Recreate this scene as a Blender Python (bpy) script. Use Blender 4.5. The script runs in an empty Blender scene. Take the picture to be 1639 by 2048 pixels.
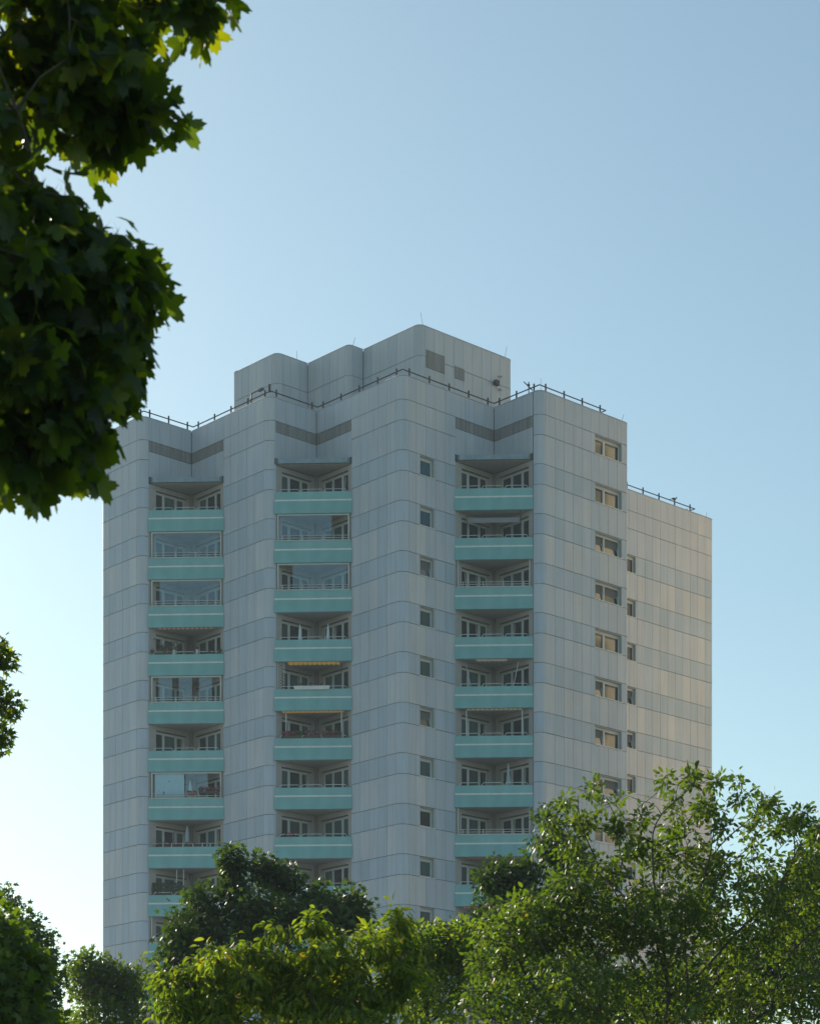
import bpy, math, random
import numpy as np
from mathutils import Vector, Matrix
from mathutils.kdtree import KDTree

random.seed(7)
np.random.seed(7)
R = math.radians
SC = bpy.context.scene
COL = SC.collection

# ------------------------------------------------------------------ camera
FPX, CX, YH, CAMZ, ST = 4373.0, 819.5, 2525.4, 1.6, 2.8
cam_d = bpy.data.cameras.new('camera')
cam = bpy.data.objects.new('camera', cam_d)
COL.objects.link(cam)
cam.location = (0, 0, CAMZ)
cam.rotation_euler = (R(90), 0, 0)
cam_d.sensor_fit = 'VERTICAL'
cam_d.sensor_height = 36.0
cam_d.sensor_width = 36.0
cam_d.lens = FPX / 2048 * 36.0
cam_d.shift_y = (YH - 1024) / 2048
cam_d.clip_start = 0.1
cam_d.clip_end = 5000
cam_d.dof.use_dof = True
cam_d.dof.focus_distance = 110
cam_d.dof.aperture_fstop = 11.0
SC.camera = cam

# ------------------------------------------------------------------ light
SUN_AZ, SUN_EL = R(-39), R(25)         # azimuth measured from +Y towards +X
wd = bpy.data.worlds.new('World')
SC.world = wd
wd.use_nodes = True
wn = wd.node_tree
wn.nodes.clear()
sky = wn.nodes.new('ShaderNodeTexSky')
sky.sky_type = 'NISHITA'
sky.sun_disc = False
sky.sun_elevation = SUN_EL
sky.sun_rotation = SUN_AZ
sky.air_density = 1.0
sky.dust_density = 0.7
sky.ozone_density = 1.0
bg = wn.nodes.new('ShaderNodeBackground')
bg.inputs['Strength'].default_value = 0.13
wo = wn.nodes.new('ShaderNodeOutputWorld')
tint = wn.nodes.new('ShaderNodeMix')
tint.data_type = 'RGBA'; tint.blend_type = 'MULTIPLY'
tint.inputs['Factor'].default_value = 1
tint.inputs['B'].default_value = (0.90, 0.985, 0.86, 1)      # the photograph's cool white balance
wn.links.new(sky.outputs[0], tint.inputs['A'])
wn.links.new(tint.outputs['Result'], bg.inputs[0])
wn.links.new(bg.outputs[0], wo.inputs[0])

sd = bpy.data.lights.new('sun', 'SUN')
sd.energy = 4.8
sd.angle = R(0.53)
sd.color = (1.0, 0.90, 0.76)
so = bpy.data.objects.new('sun', sd)
COL.objects.link(so)
sdir = Vector((math.sin(SUN_AZ) * math.cos(SUN_EL), math.cos(SUN_AZ) * math.cos(SUN_EL), math.sin(SUN_EL)))
so.rotation_euler = sdir.to_track_quat('Z', 'Y').to_euler()

SC.view_settings.view_transform = 'Standard'
SC.view_settings.look = 'None'
SC.view_settings.exposure = 0.37
SC.view_settings.gamma = 1.0
SC.view_settings.use_curve_mapping = False
SC.render.engine = 'CYCLES'
SC.cycles.max_bounces = 6
SC.cycles.transparent_max_bounces = 12
SC.cycles.caustics_reflective = False
SC.cycles.caustics_refractive = False

# ------------------------------------------------------------------ materials
MATS = {}

def newmat(name):
    m = bpy.data.materials.new(name)
    m.use_nodes = True
    MATS[name] = m
    nt = m.node_tree
    return m, nt, nt.nodes['Principled BSDF']

def N(nt, t, **kw):
    n = nt.nodes.new(t)
    for k, v in kw.items():
        setattr(n, k, v)
    return n

def plain(name, col, rough=0.6, metal=0.0, var=0.06, spec=0.5, scale=(3, 3, 3)):
    m, nt, p = newmat(name)
    tc = N(nt, 'ShaderNodeTexCoord')
    mp = N(nt, 'ShaderNodeMapping')
    mp.inputs['Scale'].default_value = scale
    nz = N(nt, 'ShaderNodeTexNoise')
    nz.inputs['Scale'].default_value = 1.0
    nz.inputs['Detail'].default_value = 4
    mr = N(nt, 'ShaderNodeMapRange')
    mr.inputs['From Min'].default_value = 0.3
    mr.inputs['From Max'].default_value = 0.7
    mr.inputs['To Min'].default_value = 1 - var
    mr.inputs['To Max'].default_value = 1 + var
    mx = N(nt, 'ShaderNodeMix', data_type='RGBA', blend_type='MULTIPLY')
    mx.inputs['Factor'].default_value = 1
    mx.inputs['A'].default_value = (*col, 1)
    nt.links.new(tc.outputs['Object'], mp.inputs[0])
    nt.links.new(mp.outputs[0], nz.inputs['Vector'])
    nt.links.new(nz.outputs['Fac'], mr.inputs['Value'])
    nt.links.new(mr.outputs[0], mx.inputs['B'])
    nt.links.new(mx.outputs['Result'], p.inputs['Base Color'])
    p.inputs['Roughness'].default_value = rough
    p.inputs['Metallic'].default_value = metal
    p.inputs['Specular IOR Level'].default_value = spec
    return m

def facade(name, col, streak=0.09):
    """coated cladding board: faint vertical rain streaks, dirt spots, each board a slightly different shade"""
    m, nt, p = newmat(name)
    geo = N(nt, 'ShaderNodeNewGeometry')
    mp = N(nt, 'ShaderNodeMapping')
    mp.inputs['Scale'].default_value = (5.0, 5.0, 0.22)
    n1 = N(nt, 'ShaderNodeTexNoise')
    n1.inputs['Scale'].default_value = 1.0
    n1.inputs['Detail'].default_value = 5
    n1.inputs['Roughness'].default_value = 0.6
    n2 = N(nt, 'ShaderNodeTexNoise')
    n2.inputs['Scale'].default_value = 0.35
    n2.inputs['Detail'].default_value = 4
    oi = N(nt, 'ShaderNodeObjectInfo')
    def rng(src, a, b, lo=0.3, hi=0.7):
        r = N(nt, 'ShaderNodeMapRange')
        r.inputs['From Min'].default_value = lo
        r.inputs['From Max'].default_value = hi
        r.inputs['To Min'].default_value = a
        r.inputs['To Max'].default_value = b
        nt.links.new(src, r.inputs['Value'])
        return r.outputs[0]
    def mul(a, b):
        x = N(nt, 'ShaderNodeMath', operation='MULTIPLY')
        nt.links.new(a, x.inputs[0]); nt.links.new(b, x.inputs[1])
        return x.outputs[0]
    nt.links.new(geo.outputs['Position'], mp.inputs[0])
    nt.links.new(mp.outputs[0], n1.inputs['Vector'])
    nt.links.new(geo.outputs['Position'], n2.inputs['Vector'])
    mp3 = N(nt, 'ShaderNodeMapping'); mp3.inputs['Scale'].default_value = (13.0, 13.0, 0.45)
    n3 = N(nt, 'ShaderNodeTexNoise'); n3.inputs['Scale'].default_value = 1.0; n3.inputs['Detail'].default_value = 2
    nt.links.new(geo.outputs['Position'], mp3.inputs[0]); nt.links.new(mp3.outputs[0], n3.inputs['Vector'])
    drip = rng(n3.outputs['Fac'], 1.0, 0.88, 0.62, 0.74)
    f = mul(drip, mul(mul(rng(n1.outputs['Fac'], 1 - streak, 1 + streak * .6), rng(n2.outputs['Fac'], 0.95, 1.04)),
            rng(oi.outputs['Random'], 0.965, 1.035, 0, 1)))
    mx = N(nt, 'ShaderNodeMix', data_type='RGBA', blend_type='MULTIPLY')
    mx.inputs['Factor'].default_value = 1
    mx.inputs['A'].default_value = (*col, 1)
    nt.links.new(f, mx.inputs['B'])
    nt.links.new(mx.outputs['Result'], p.inputs['Base Color'])
    p.inputs['Roughness'].default_value = 0.55
    p.inputs['Specular IOR Level'].default_value = 0.35
    return m

facade('cladding_warm', (0.52, 0.53, 0.57))
facade('cladding_grey', (0.48, 0.505, 0.57))
facade('cladding_mist', (0.45, 0.495, 0.575))
facade('cladding_blue', (0.435, 0.495, 0.585))
facade('cladding_deep', (0.395, 0.465, 0.55))
facade('louvre_metal', (0.27, 0.265, 0.28), streak=0.32)
plain('joint', (0.11, 0.11, 0.11), 0.9)
plain('plaster', (0.37, 0.335, 0.325), 0.85, var=0.05)
plain('reveal', (0.40, 0.41, 0.41), 0.6)
plain('soffit', (0.33, 0.32, 0.30), 0.9)
plain('parapet_green', (0.175, 0.40, 0.42), 0.6, var=0.11, scale=(1.2, 1.2, 0.5))
plain('parapet_green_upper', (0.20, 0.42, 0.435), 0.6, var=0.11, scale=(1.2, 1.2, 0.5))
plain('ledge_white', (0.66, 0.68, 0.67), 0.5, var=0.08)
plain('white_frame', (0.50, 0.51, 0.50), 0.35)
plain('aluminium', (0.55, 0.58, 0.60), 0.35, 0.6)
plain('zinc', (0.21, 0.27, 0.31), 0.45, 0.5, var=0.15)
plain('dark_metal', (0.035, 0.035, 0.04), 0.5, 0.3)
plain('coping', (0.50, 0.50, 0.49), 0.5)
plain('roof_felt', (0.12, 0.12, 0.12), 0.95)
plain('rain_pipe', (0.16, 0.15, 0.145), 0.6)
plain('orange_cloth', (0.75, 0.24, 0.04), 0.85)
plain('yellow_cloth', (0.62, 0.42, 0.08), 0.85)
plain('pink_cloth', (0.52, 0.34, 0.30), 0.85)
plain('grey_cloth', (0.23, 0.24, 0.27), 0.85)
plain('red_cloth', (0.42, 0.10, 0.05), 0.85)
plain('white_cloth', (0.62, 0.64, 0.72), 0.85)
plain('grey_blue_cloth', (0.30, 0.37, 0.42), 0.85)
plain('blue_screen', (0.33, 0.52, 0.62), 0.7, var=0.03)
plain('planter_white', (0.62, 0.61, 0.63), 0.5)
plain('planter_dark', (0.06, 0.035, 0.025), 0.7)
plain('terracotta', (0.25, 0.09, 0.05), 0.8)
plain('petal_red', (0.45, 0.02, 0.06), 0.7, var=0.2)
plain('petal_pink', (0.55, 0.08, 0.20), 0.7, var=0.2)
plain('pot_leaf', (0.035, 0.07, 0.02), 0.7, var=0.3)
plain('bark', (0.075, 0.058, 0.045), 0.9, var=0.35, scale=(9, 9, 3))
plain('twig_bark', (0.11, 0.075, 0.06), 0.85, var=0.2, scale=(9, 9, 9))
plain('feather', (0.04, 0.04, 0.05), 0.7)
plain('sunlit_render', (0.76, 0.60, 0.38), 0.85, var=0.05)

def glassy(name, col, rough=0.06, ior=1.42, var=0.15):
    m = plain(name, col, rough, var=var, scale=(4, 4, 0.5))
    p = m.node_tree.nodes['Principled BSDF']
    p.inputs['IOR'].default_value = ior
    return m
glassy('pane_dark', (0.012, 0.018, 0.020))
glassy('pane_curtain', (0.045, 0.062, 0.060))
glassy('pane_net', (0.10, 0.13, 0.13))
glassy('pane_sky', (0.02, 0.085, 0.14), ior=1.3)
glassy('pane_tan_reflection', (0.19, 0.155, 0.11), ior=1.7)  # tan colour stands in for the sunlit tower mirrored in the glass
glassy('pane_half', (0.045, 0.085, 0.09), ior=1.3)

# thin pane of the balcony glazing: see-through with a milky sky reflection
m, nt, p = newmat('balcony_glass')
nt.nodes.remove(p)
tr = N(nt, 'ShaderNodeBsdfTransparent'); tr.inputs[0].default_value = (0.90, 0.96, 0.97, 1)
gl = N(nt, 'ShaderNodeBsdfGlossy'); gl.inputs['Roughness'].default_value = 0.04
gl.inputs[0].default_value = (0.8, 0.95, 1, 1)
ms = N(nt, 'ShaderNodeMixShader'); ms.inputs[0].default_value = 0.08
nt.links.new(tr.outputs[0], ms.inputs[1]); nt.links.new(gl.outputs[0], ms.inputs[2])
nt.links.new(ms.outputs[0], nt.nodes['Material Output'].inputs[0])

def leafmat(name, stops, trans=0.45, rough=0.38, spec=0.5, tcol=(2.0, 2.1, 0.4)):
    m, nt, p = newmat(name)
    at = N(nt, 'ShaderNodeAttribute', attribute_name='tone')
    geo = N(nt, 'ShaderNodeNewGeometry')
    nz = N(nt, 'ShaderNodeTexNoise'); nz.inputs['Scale'].default_value = 14.0
    nt.links.new(geo.outputs['Position'], nz.inputs['Vector'])
    a = N(nt, 'ShaderNodeMath', operation='MULTIPLY_ADD')
    a.inputs[1].default_value = 0.22; a.inputs[2].default_value = -0.11
    nt.links.new(nz.outputs['Fac'], a.inputs[0])
    b = N(nt, 'ShaderNodeMath', operation='ADD')
    nt.links.new(at.outputs['Fac'], b.inputs[0]); nt.links.new(a.outputs[0], b.inputs[1])
    cr = N(nt, 'ShaderNodeValToRGB')
    el = cr.color_ramp.elements
    while len(el) < len(stops): el.new(0.5)
    for e, (pos, c) in zip(el, stops):
        e.position = pos; e.color = (*c, 1)
    nt.links.new(b.outputs[0], cr.inputs[0])
    nt.links.new(cr.outputs[0], p.inputs['Base Color'])
    p.inputs['Roughness'].default_value = rough
    p.inputs['Specular IOR Level'].default_value = spec
    tl = N(nt, 'ShaderNodeBsdfTranslucent')
    mt = N(nt, 'ShaderNodeMix', data_type='RGBA', blend_type='MULTIPLY')
    mt.inputs['Factor'].default_value = 1
    mt.inputs['B'].default_value = (*tcol, 1)
    nt.links.new(cr.outputs[0], mt.inputs['A'])
    nt.links.new(mt.outputs['Result'], tl.inputs[0])
    mx = N(nt, 'ShaderNodeMixShader'); mx.inputs[0].default_value = trans
    nt.links.new(p.outputs[0], mx.inputs[1]); nt.links.new(tl.outputs[0], mx.inputs[2])
    nt.links.new(mx.outputs[0], nt.nodes['Material Output'].inputs[0])
    return m
leafmat('leaf_maple', [(0, (0.014, 0.036, 0.010)), (0.55, (0.032, 0.066, 0.009)), (0.9, (0.09, 0.125, 0.008)), (1, (0.19, 0.13, 0.02))], 0.58, tcol=(5.6, 4.0, 0.3))
leafmat('leaf_dark', [(0, (0.028, 0.055, 0.015)), (0.7, (0.055, 0.09, 0.017)), (1, (0.12, 0.14, 0.02))], 0.40, 0.45, 0.35)
leafmat('leaf_fresh', [(0, (0.055, 0.095, 0.022)), (0.55, (0.095, 0.135, 0.026)), (0.9, (0.15, 0.175, 0.03)), (1, (0.22, 0.14, 0.03))], 0.50, 0.42, 0.4)
leafmat('leaf_yellow', [(0, (0.055, 0.10, 0.02)), (0.55, (0.155, 0.188, 0.032)), (0.88, (0.30, 0.28, 0.045)), (1, (0.32, 0.15, 0.03))], 0.62, 0.45, 0.35, tcol=(2.2, 2.3, 0.45))

plain('bounce_paving', (0.36, 0.36, 0.36), 0.9, var=0.15, scale=(0.4, 0.4, 0.4))
m = plain('grass', (0.06, 0.10, 0.03), 0.95, var=0.4, scale=(0.5, 0.5, 0.5))

# ------------------------------------------------------------------ helpers
def tag(o, label=None, cat=None, group=None, kind=None):
    if label: o['label'] = label
    if cat: o['category'] = cat
    if group: o['group'] = group
    if kind: o['kind'] = kind
    return o

def empty(name, loc, rz=0, **kw):
    o = bpy.data.objects.new(name, None)
    COL.objects.link(o)
    o.empty_display_size = 0.3
    o.location = loc
    o.rotation_euler = (0, 0, rz)
    return tag(o, **kw)

class MB:
    """collects boxes, prisms and tubes into one mesh with several materials"""
    def __init__(s):
        s.v = []; s.f = []; s.m = []; s.ml = []
    def mi(s, mat):
        if mat not in s.ml: s.ml.append(mat)
        return s.ml.index(mat)
    def box(s, a, b, mat):
        x0, x1 = sorted((a[0], b[0])); y0, y1 = sorted((a[1], b[1])); z0, z1 = sorted((a[2], b[2]))
        k = len(s.v); i = s.mi(mat)
        s.v += [(x0, y0, z0), (x1, y0, z0), (x1, y1, z0), (x0, y1, z0), (x0, y0, z1), (x1, y0, z1), (x1, y1, z1), (x0, y1, z1)]
        for q in ((0, 3, 2, 1), (4, 5, 6, 7), (0, 1, 5, 4), (1, 2, 6, 5), (2, 3, 7, 6), (3, 0, 4, 7)):
            s.f.append(tuple(k + j for j in q)); s.m.append(i)
        return s
    def hexa(s, lo, hi, mat):
        """prism between two rings of equal length"""
        k = len(s.v); n = len(lo); i = s.mi(mat)
        s.v += list(lo) + list(hi)
        s.f.append(tuple(k + j for j in reversed(range(n)))); s.m.append(i)
        s.f.append(tuple(k + n + j for j in range(n))); s.m.append(i)
        for j in range(n):
            j2 = (j + 1) % n
            s.f.append((k + j, k + j2, k + n + j2, k + n + j)); s.m.append(i)
        return s
    def prism(s, poly, z0, z1, mat):
        a = sum(poly[i][0] * poly[(i + 1) % len(poly)][1] - poly[(i + 1) % len(poly)][0] * poly[i][1] for i in range(len(poly)))
        if a < 0: poly = poly[::-1]
        return s.hexa([(x, y, z0) for x, y in poly], [(x, y, z1) for x, y in poly], mat)
    def tube(s, a, b, r, mat, n=6, r2=None):
        a = Vector(a); b = Vector(b); d = (b - a)
        if d.length < 1e-6: return s
        q = d.to_track_quat('Z', 'Y')
        r2 = r if r2 is None else r2
        lo = [tuple(a + q @ Vector((math.cos(t) * r, math.sin(t) * r, 0))) for t in [2 * math.pi * j / n for j in range(n)]]
        hi = [tuple(b + q @ Vector((math.cos(t) * r2, math.sin(t) * r2, 0))) for t in [2 * math.pi * j / n for j in range(n)]]
        return s.hexa(lo, hi, mat)
    def ball(s, c, r, mat, n=7, m=4, sc=(1, 1, 1)):
        k = len(s.v); i = s.mi(mat)
        for a in range(m + 1):
            ph = math.pi * a / m
            for b in range(n):
                t = 2 * math.pi * b / n
                s.v.append((c[0] + r * sc[0] * math.sin(ph) * math.cos(t), c[1] + r * sc[1] * math.sin(ph) * math.sin(t), c[2] + r * sc[2] * math.cos(ph)))
        for a in range(m):
            for b in range(n):
                b2 = (b + 1) % n
                s.f.append((k + a * n + b, k + (a + 1) * n + b, k + (a + 1) * n + b2, k + a * n + b2)); s.m.append(i)
        return s
    def mesh(s, name, smooth=False):
        me = bpy.data.meshes.new(name)
        me.from_pydata(s.v, [], s.f)
        for q in s.ml: me.materials.append(MATS[q])
        me.polygons.foreach_set('material_index', s.m)
        if smooth: me.polygons.foreach_set('use_smooth', [True] * len(s.f))
        me.validate()
        me.update()
        return me

def link(name, me, parent=None, loc=(0, 0, 0), rz=0, **kw):
    o = bpy.data.objects.new(name, me)
    COL.objects.link(o)
    o.parent = parent
    o.location = loc
    o.rotation_euler = (0, 0, rz)
    return tag(o, **kw)

def zn(n): return CAMZ + ST * n           # level in storeys above the eye

# ------------------------------------------------------------------ ground
b = MB()
b.box((-3000, -300, -0.5), (3000, 4000, 0.0), 'grass')
link('ground', b.mesh('ground'), kind='structure')
b = MB(); b.box((-70, 62, 0.0), (110, 260, 0.06), 'bounce_paving')  # unseen pale ground, added to bounce sunlight up the shaded facade
link('bounce_forecourt', b.mesh('bounce_forecourt'), kind='structure')

# ------------------------------------------------------------------ tower
TH = R(42.563)
T0 = (-0.4372, 121.004)
tower = empty('apartment_tower', (*T0, 0), TH,
              label='tall pale grey panel-clad tower block with zigzag front and mint green balconies', cat='tower block')
FOOT = [(-7.1, 18.7), (-7.1, 14.63), (-3.5, 14.63), (-3.5, 7.33), (0, 7.33), (0, 0), (7.15, 0), (7.15, -3.65), (14.68, -3.65), (14.68, 3.65), (31.24, 3.65), (31.24, 18.7)]
ROOF_N = 17.57
GAPV, GAPH = 0.016, 0.030
N_BOT = 3.1

# solid core, set 0.3 m back behind the cladding, carries the roof
core_poly = [(-6.8, 18.4), (-6.8, 14.93), (-3.2, 14.93), (-3.2, 7.63), (0.3, 7.63), (0.3, 0.3), (7.45, 0.3), (7.45, -3.35), (14.38, -3.35), (14.38, 3.95), (30.94, 3.95), (30.94, 18.4)]
b = MB(); b.prism(core_poly, 0, zn(17.0), 'roof_felt')
link('core_wall', b.mesh('core_wall'), tower)

bands = [(17.1, ROOF_N, 'top')]
k = -1
while 16.1 - k - 1 > N_BOT - 1:
    bands.append((15.69 - k, 16.1 - k, 'win'))
    bands.append((15.1 - k, 15.69 - k, 'spa'))
    k += 1

back = MB()       # backing walls (the colour seen in the joints)
panels = []       # (area, key, loc, wall, mats)
panel_mesh = {}
def screen(u, v, z):
    X = T0[0] + u * math.cos(TH) - v * math.sin(TH); Y = T0[1] + u * math.sin(TH) + v * math.cos(TH)
    return CX + FPX * X / Y, YH - FPX * (z - CAMZ) / Y

def put_panel(kind, c, s0, s1, z0, z1, mat, th=0.045, name='cladding_panel'):
    """kind R: wall at v=c facing -v, s is u; kind L: wall at u=c facing -u, s is v"""
    s0, s1 = min(s0, s1) + GAPV / 2, max(s0, s1) - GAPV / 2
    z0 += GAPH / 2; z1 -= GAPH / 2
    w, h = round(s1 - s0, 3), round(z1 - z0, 3)
    if w < 0.04: return
    sc_ = screen((s0 + s1) / 2 if kind == 'R' else c, c if kind == 'R' else (s0 + s1) / 2, (z0 + z1) / 2)
    vis = 150 < sc_[0] < 1500 and sc_[1] < 1880
    proud = random.uniform(-0.004, 0.004)
    panels.append((w * h if vis else -1, kind, c + proud, s0, z0, w, h, mat, th, name))

def backing(kind, c, s0, s1, z0, z1, mat='joint', d0=0.05, d1=0.32):
    s0, s1 = min(s0, s1), max(s0, s1)
    if s1 - s0 < 0.01: return
    if kind == 'R': back.box((s0, c + d0, z0), (s1, c + d1, z1), mat)
    else: back.box((c + d0, s0, z0), (c + d1, s1, z1), mat)

def tone(band, i, wallseed, n):
    rnd = random.random()
    if band == 'top' or n > 17.0:
        return 'cladding_grey' if rnd < .75 else 'cladding_warm'
    if band == 'win':
        if n > 16.6:
            return 'cladding_grey' if rnd < .7 else 'cladding_mist'
        return 'cladding_deep' if (i + wallseed) % 2 == 0 else ('cladding_blue' if rnd < .55 else 'cladding_mist')
    if n > 16.0:
        return 'cladding_mist' if (i + wallseed) % 2 == 0 and rnd < .7 else 'cladding_grey'
    return ('cladding_mist' if rnd < .75 else 'cladding_blue') if (i + wallseed) % 4 == 2 else ('cladding_grey' if rnd < .6 else 'cladding_warm')

def clad(kind, c, joints, seed, holes=(), lo=None):
    """holes: (s0,s1,first level,step k) openings that span a whole window band"""
    js = sorted(joints)
    for (n0, n1, bd) in bands:
        z0, z1 = zn(n0), zn(n1)
        segs = [(a, b_) for a, b_ in zip(js[:-1], js[1:])]
        hole = None
        if bd == 'win':
            for (h0, h1, ntop) in holes:
                if n1 <= ntop + 0.01: hole = (h0, h1)
        if hole:
            backing(kind, c, js[0], hole[0], z0, z1); backing(kind, c, hole[1], js[-1], z0, z1)
        else:
            backing(kind, c, js[0], js[-1], z0, z1)
        for i, (a, b_) in enumerate(segs):
            t = tone(bd, i, seed, n1)
            if hole and b_ > hole[0] + .01 and a < hole[1] - .01:
                if a < hole[0] - .04: put_panel(kind, c, a, hole[0], z0, z1, t)
                if b_ > hole[1] + .04: put_panel(kind, c, hole[1], b_, z0, z1, t)
                continue
            put_panel(kind, c, a, b_, z0, z1, t)

WALLS_DONE = []
JA = [15.13, 15.88, 16.56, 17.24, 17.9, 18.5]
clad('L', -7.1, JA, 1)
clad('L', -3.5, [7.83, 8.61, 9.38, 10.14, 10.89, 11.56], 0)
clad('L', 0.0, [0.5, 1.26, 2.0, 2.74, 3.5, 4.26], 1)
clad('R', 0.0, [0.5, 1.07, 1.83, 2.56, 3.3, 4.08], 0, holes=[(1.34, 2.44, 16.1)])
clad('R', -3.65, [7.65, 8.4, 9.15, 9.9, 10.63, 11.38, 12.12, 12.87, 13.62, 14.38], 1, holes=[(11.72, 14.03, 17.1)])
clad('R', 3.65, [14.68 + .745 * i for i in range(0, 22)] + [30.94], 1, holes=[(22.2, 23.49, 16.1)])

# hidden sides: plain walls that close the block
for (x0, y0, x1, y1) in ((14.33, -3.3, 14.66, 3.6), (30.9, 4.0, 31.22, 18.4), (-6.7, 18.38, 30.9, 18.68)):
    back.box((x0, y0, 0), (x1, y1, zn(ROOF_N) - .01), 'cladding_grey')

# rounded corner boards and the angled notch boards above the canopies
arc_cache = {}
def arc_pts(r, a0, a1, n=7):
    return [(r * math.cos(a0 + (a1 - a0) * i / n), r * math.sin(a0 + (a1 - a0) * i / n)) for i in range(n + 1)]
def corner(cu, cv, r, a0, seed):
    for (n0, n1, bd) in bands:
        t = tone(bd, 0, seed, n1)
        if bd == 'win' and n1 < 16.5: t = 'cladding_blue'
        key = (round(r, 2), round(a0, 3), round(n1 - n0, 3), t)
        if key not in arc_cache:
            h = ST * (n1 - n0) - GAPH
            e = 0.012
            po = arc_pts(r, a0 + e, a0 + math.pi / 2 - e); pi_ = arc_pts(r - 0.045, a0 + e, a0 + math.pi / 2 - e)
            q = MB(); q.prism(po + pi_[::-1], GAPH / 2, GAPH / 2 + h, t)
            me_ = q.mesh('corner_panel', smooth=False)
            arc_cache[key] = me_
        link('corner_panel', arc_cache[key], tower, (cu, cv, zn(n0)))
    po = arc_pts(r - .07, a0, a0 + math.pi / 2); pi_ = arc_pts(r - .12, a0, a0 + math.pi / 2)
    po = [(cu + x, cv + y) for x, y in po]; pi_ = [(cu + x, cv + y) for x, y in pi_]
    back.prism(po + pi_[::-1], zn(N_BOT - 1), zn(ROOF_N) - .02, 'joint')
for (u, v, s) in ((-7.1, 14.63, 0), (-3.5, 7.33, 1), (0, 0, 0), (7.15, -3.65, 1)):
    corner(u + .5, v + .5, .5, math.pi, s)
corner(-7.1 + .2, 18.7 - .2, .2, math.pi / 2, 0)
corner(14.68 - .3, -3.65 + .3, .3, math.pi * 1.5, 1)
corner(31.24 - .3, 3.65 + .3, .3, math.pi * 1.5, 1)

NOTCH = [(-3.5, 14.63), (0.0, 7.33), (7.15, 0.0)]
LEG = 3.07
for ni, (uc, vc) in enumerate(NOTCH):
    for kind in 'RL':
        c = vc if kind == 'R' else uc
        base = uc if kind == 'R' else vc
        end = -3.10 if (kind == 'R' or ni == 2) else -3.07
        js = [end, -2.30, -1.53, -.76, -0.02]
        backing(kind, c, base + end, base + (.30 if kind == 'R' else .04), zn(16.34), zn(ROOF_N) - .02)
        for i, (a, b_) in enumerate(zip(js[:-1], js[1:])):
            put_panel(kind, c, base + a, base + b_, zn(17.1), zn(ROOF_N), 'cladding_grey' if (i + ni) % 3 else 'cladding_mist')
            put_panel(kind, c, base + a, base + b_, zn(16.34), zn(16.875), 'cladding_mist' if (i + ni) % 3 == 1 else 'cladding_grey')
            put_panel(kind, c + .02, base + a, base + b_, zn(16.875), zn(17.1), 'louvre_metal', th=0.04, name='vent_louvre')

# link panels: the 300 that show largest one by one, the rest joined
panels.sort(key=lambda t: -t[0])
rest = MB()
for i, (ar, kind, c, s0, z0, w, h, mat, th, name) in enumerate(panels):
    if name == 'vent_louvre' or i < 300:
        key = (kind, round(w, 2), round(h, 2), mat, th)
        if key not in panel_mesh:
            q = MB(); bv = 0.006
            if kind == 'R':
                q.hexa([(bv, 0, bv), (w - bv, 0, bv), (w - bv, 0, h - bv), (bv, 0, h - bv)], [(0, bv * 1.5, 0), (w, bv * 1.5, 0), (w, bv * 1.5, h), (0, bv * 1.5, h)], mat)
                q.box((0, bv * 1.5, 0), (w, th, h), mat)
                if mat == 'louvre_metal':
                    for j in range(6): q.box((.01, -.02, h * (j + .25) / 6), (w - .01, 0.0, h * (j + .7) / 6), mat)
            else:
                q.hexa([(0, w - bv, bv), (0, bv, bv), (0, bv, h - bv), (0, w - bv, h - bv)], [(bv * 1.5, w, 0), (bv * 1.5, 0, 0), (bv * 1.5, 0, h), (bv * 1.5, w, h)], mat)
                q.box((bv * 1.5, 0, 0), (th, w, h), mat)
                if mat == 'louvre_metal':
                    for j in range(6): q.box((-.02, .01, h * (j + .25) / 6), (0, w - .01, h * (j + .7) / 6), mat)
            panel_mesh[key] = q.mesh(name)
        link(name, panel_mesh[key], tower, (s0, c, z0) if kind == 'R' else (c, s0, z0))
    else:
        if kind == 'R': rest.box((s0, c, z0), (s0 + w, c + th, z0 + h), mat)
        else: rest.box((c, s0, z0), (c + th, s0 + w, z0 + h), mat)
link('cladding_panels', rest.mesh('cladding_panels'), tower, kind='stuff')
link('backing_wall', back.mesh('backing_wall'), tower)

# coping along the roof edge, following the zigzag
def off_path(pts, d):
    """offset an open right-angled polyline towards its left side by d"""
    out = []
    P = [Vector(p) for p in pts]
    for i, p in enumerate(P):
        ns = []
        if i > 0: t = (p - P[i - 1]).normalized(); ns.append(Vector((-t.y, t.x)))
        if i < len(P) - 1: t = (P[i + 1] - p).normalized(); ns.append(Vector((-t.y, t.x)))
        o = ns[0] if len(ns) == 1 else (ns[0] + ns[1]) / max(.2, 1 + ns[0].dot(ns[1]))
        out.append(tuple(p + o * d))
    return out
def rounded(pts, rad):
    out = [pts[0]]
    for i in range(1, len(pts) - 1):
        p = Vector(pts[i]); a = Vector(pts[i - 1]); c = Vector(pts[i + 1]); r = rad.get(i, 0)
        if r == 0: out.append(tuple(p)); continue
        ta = (a - p).normalized(); tc = (c - p).normalized(); cen = p + ta * r + tc * r
        for j in range(7):
            t = j / 6 * math.pi / 2
            out.append(tuple(cen - tc * r * math.cos(t) - ta * r * math.sin(t)))
    out.append(pts[-1])
    return out
edge = [(1.0, 18.7), (-7.1, 18.7), (-7.1, 14.63), (-3.5, 14.63), (-3.5, 7.33), (0, 7.33), (0, 0), (7.15, 0), (7.15, -3.65), (14.68, -3.65), (14.68, 3.65), (31.24, 3.65), (31.24, 12)]
re = rounded(edge, {1: .2, 2: .5, 4: .5, 6: .5, 8: .5, 9: .3, 11: .3})
q = MB()
zt = zn(ROOF_N)
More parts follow.
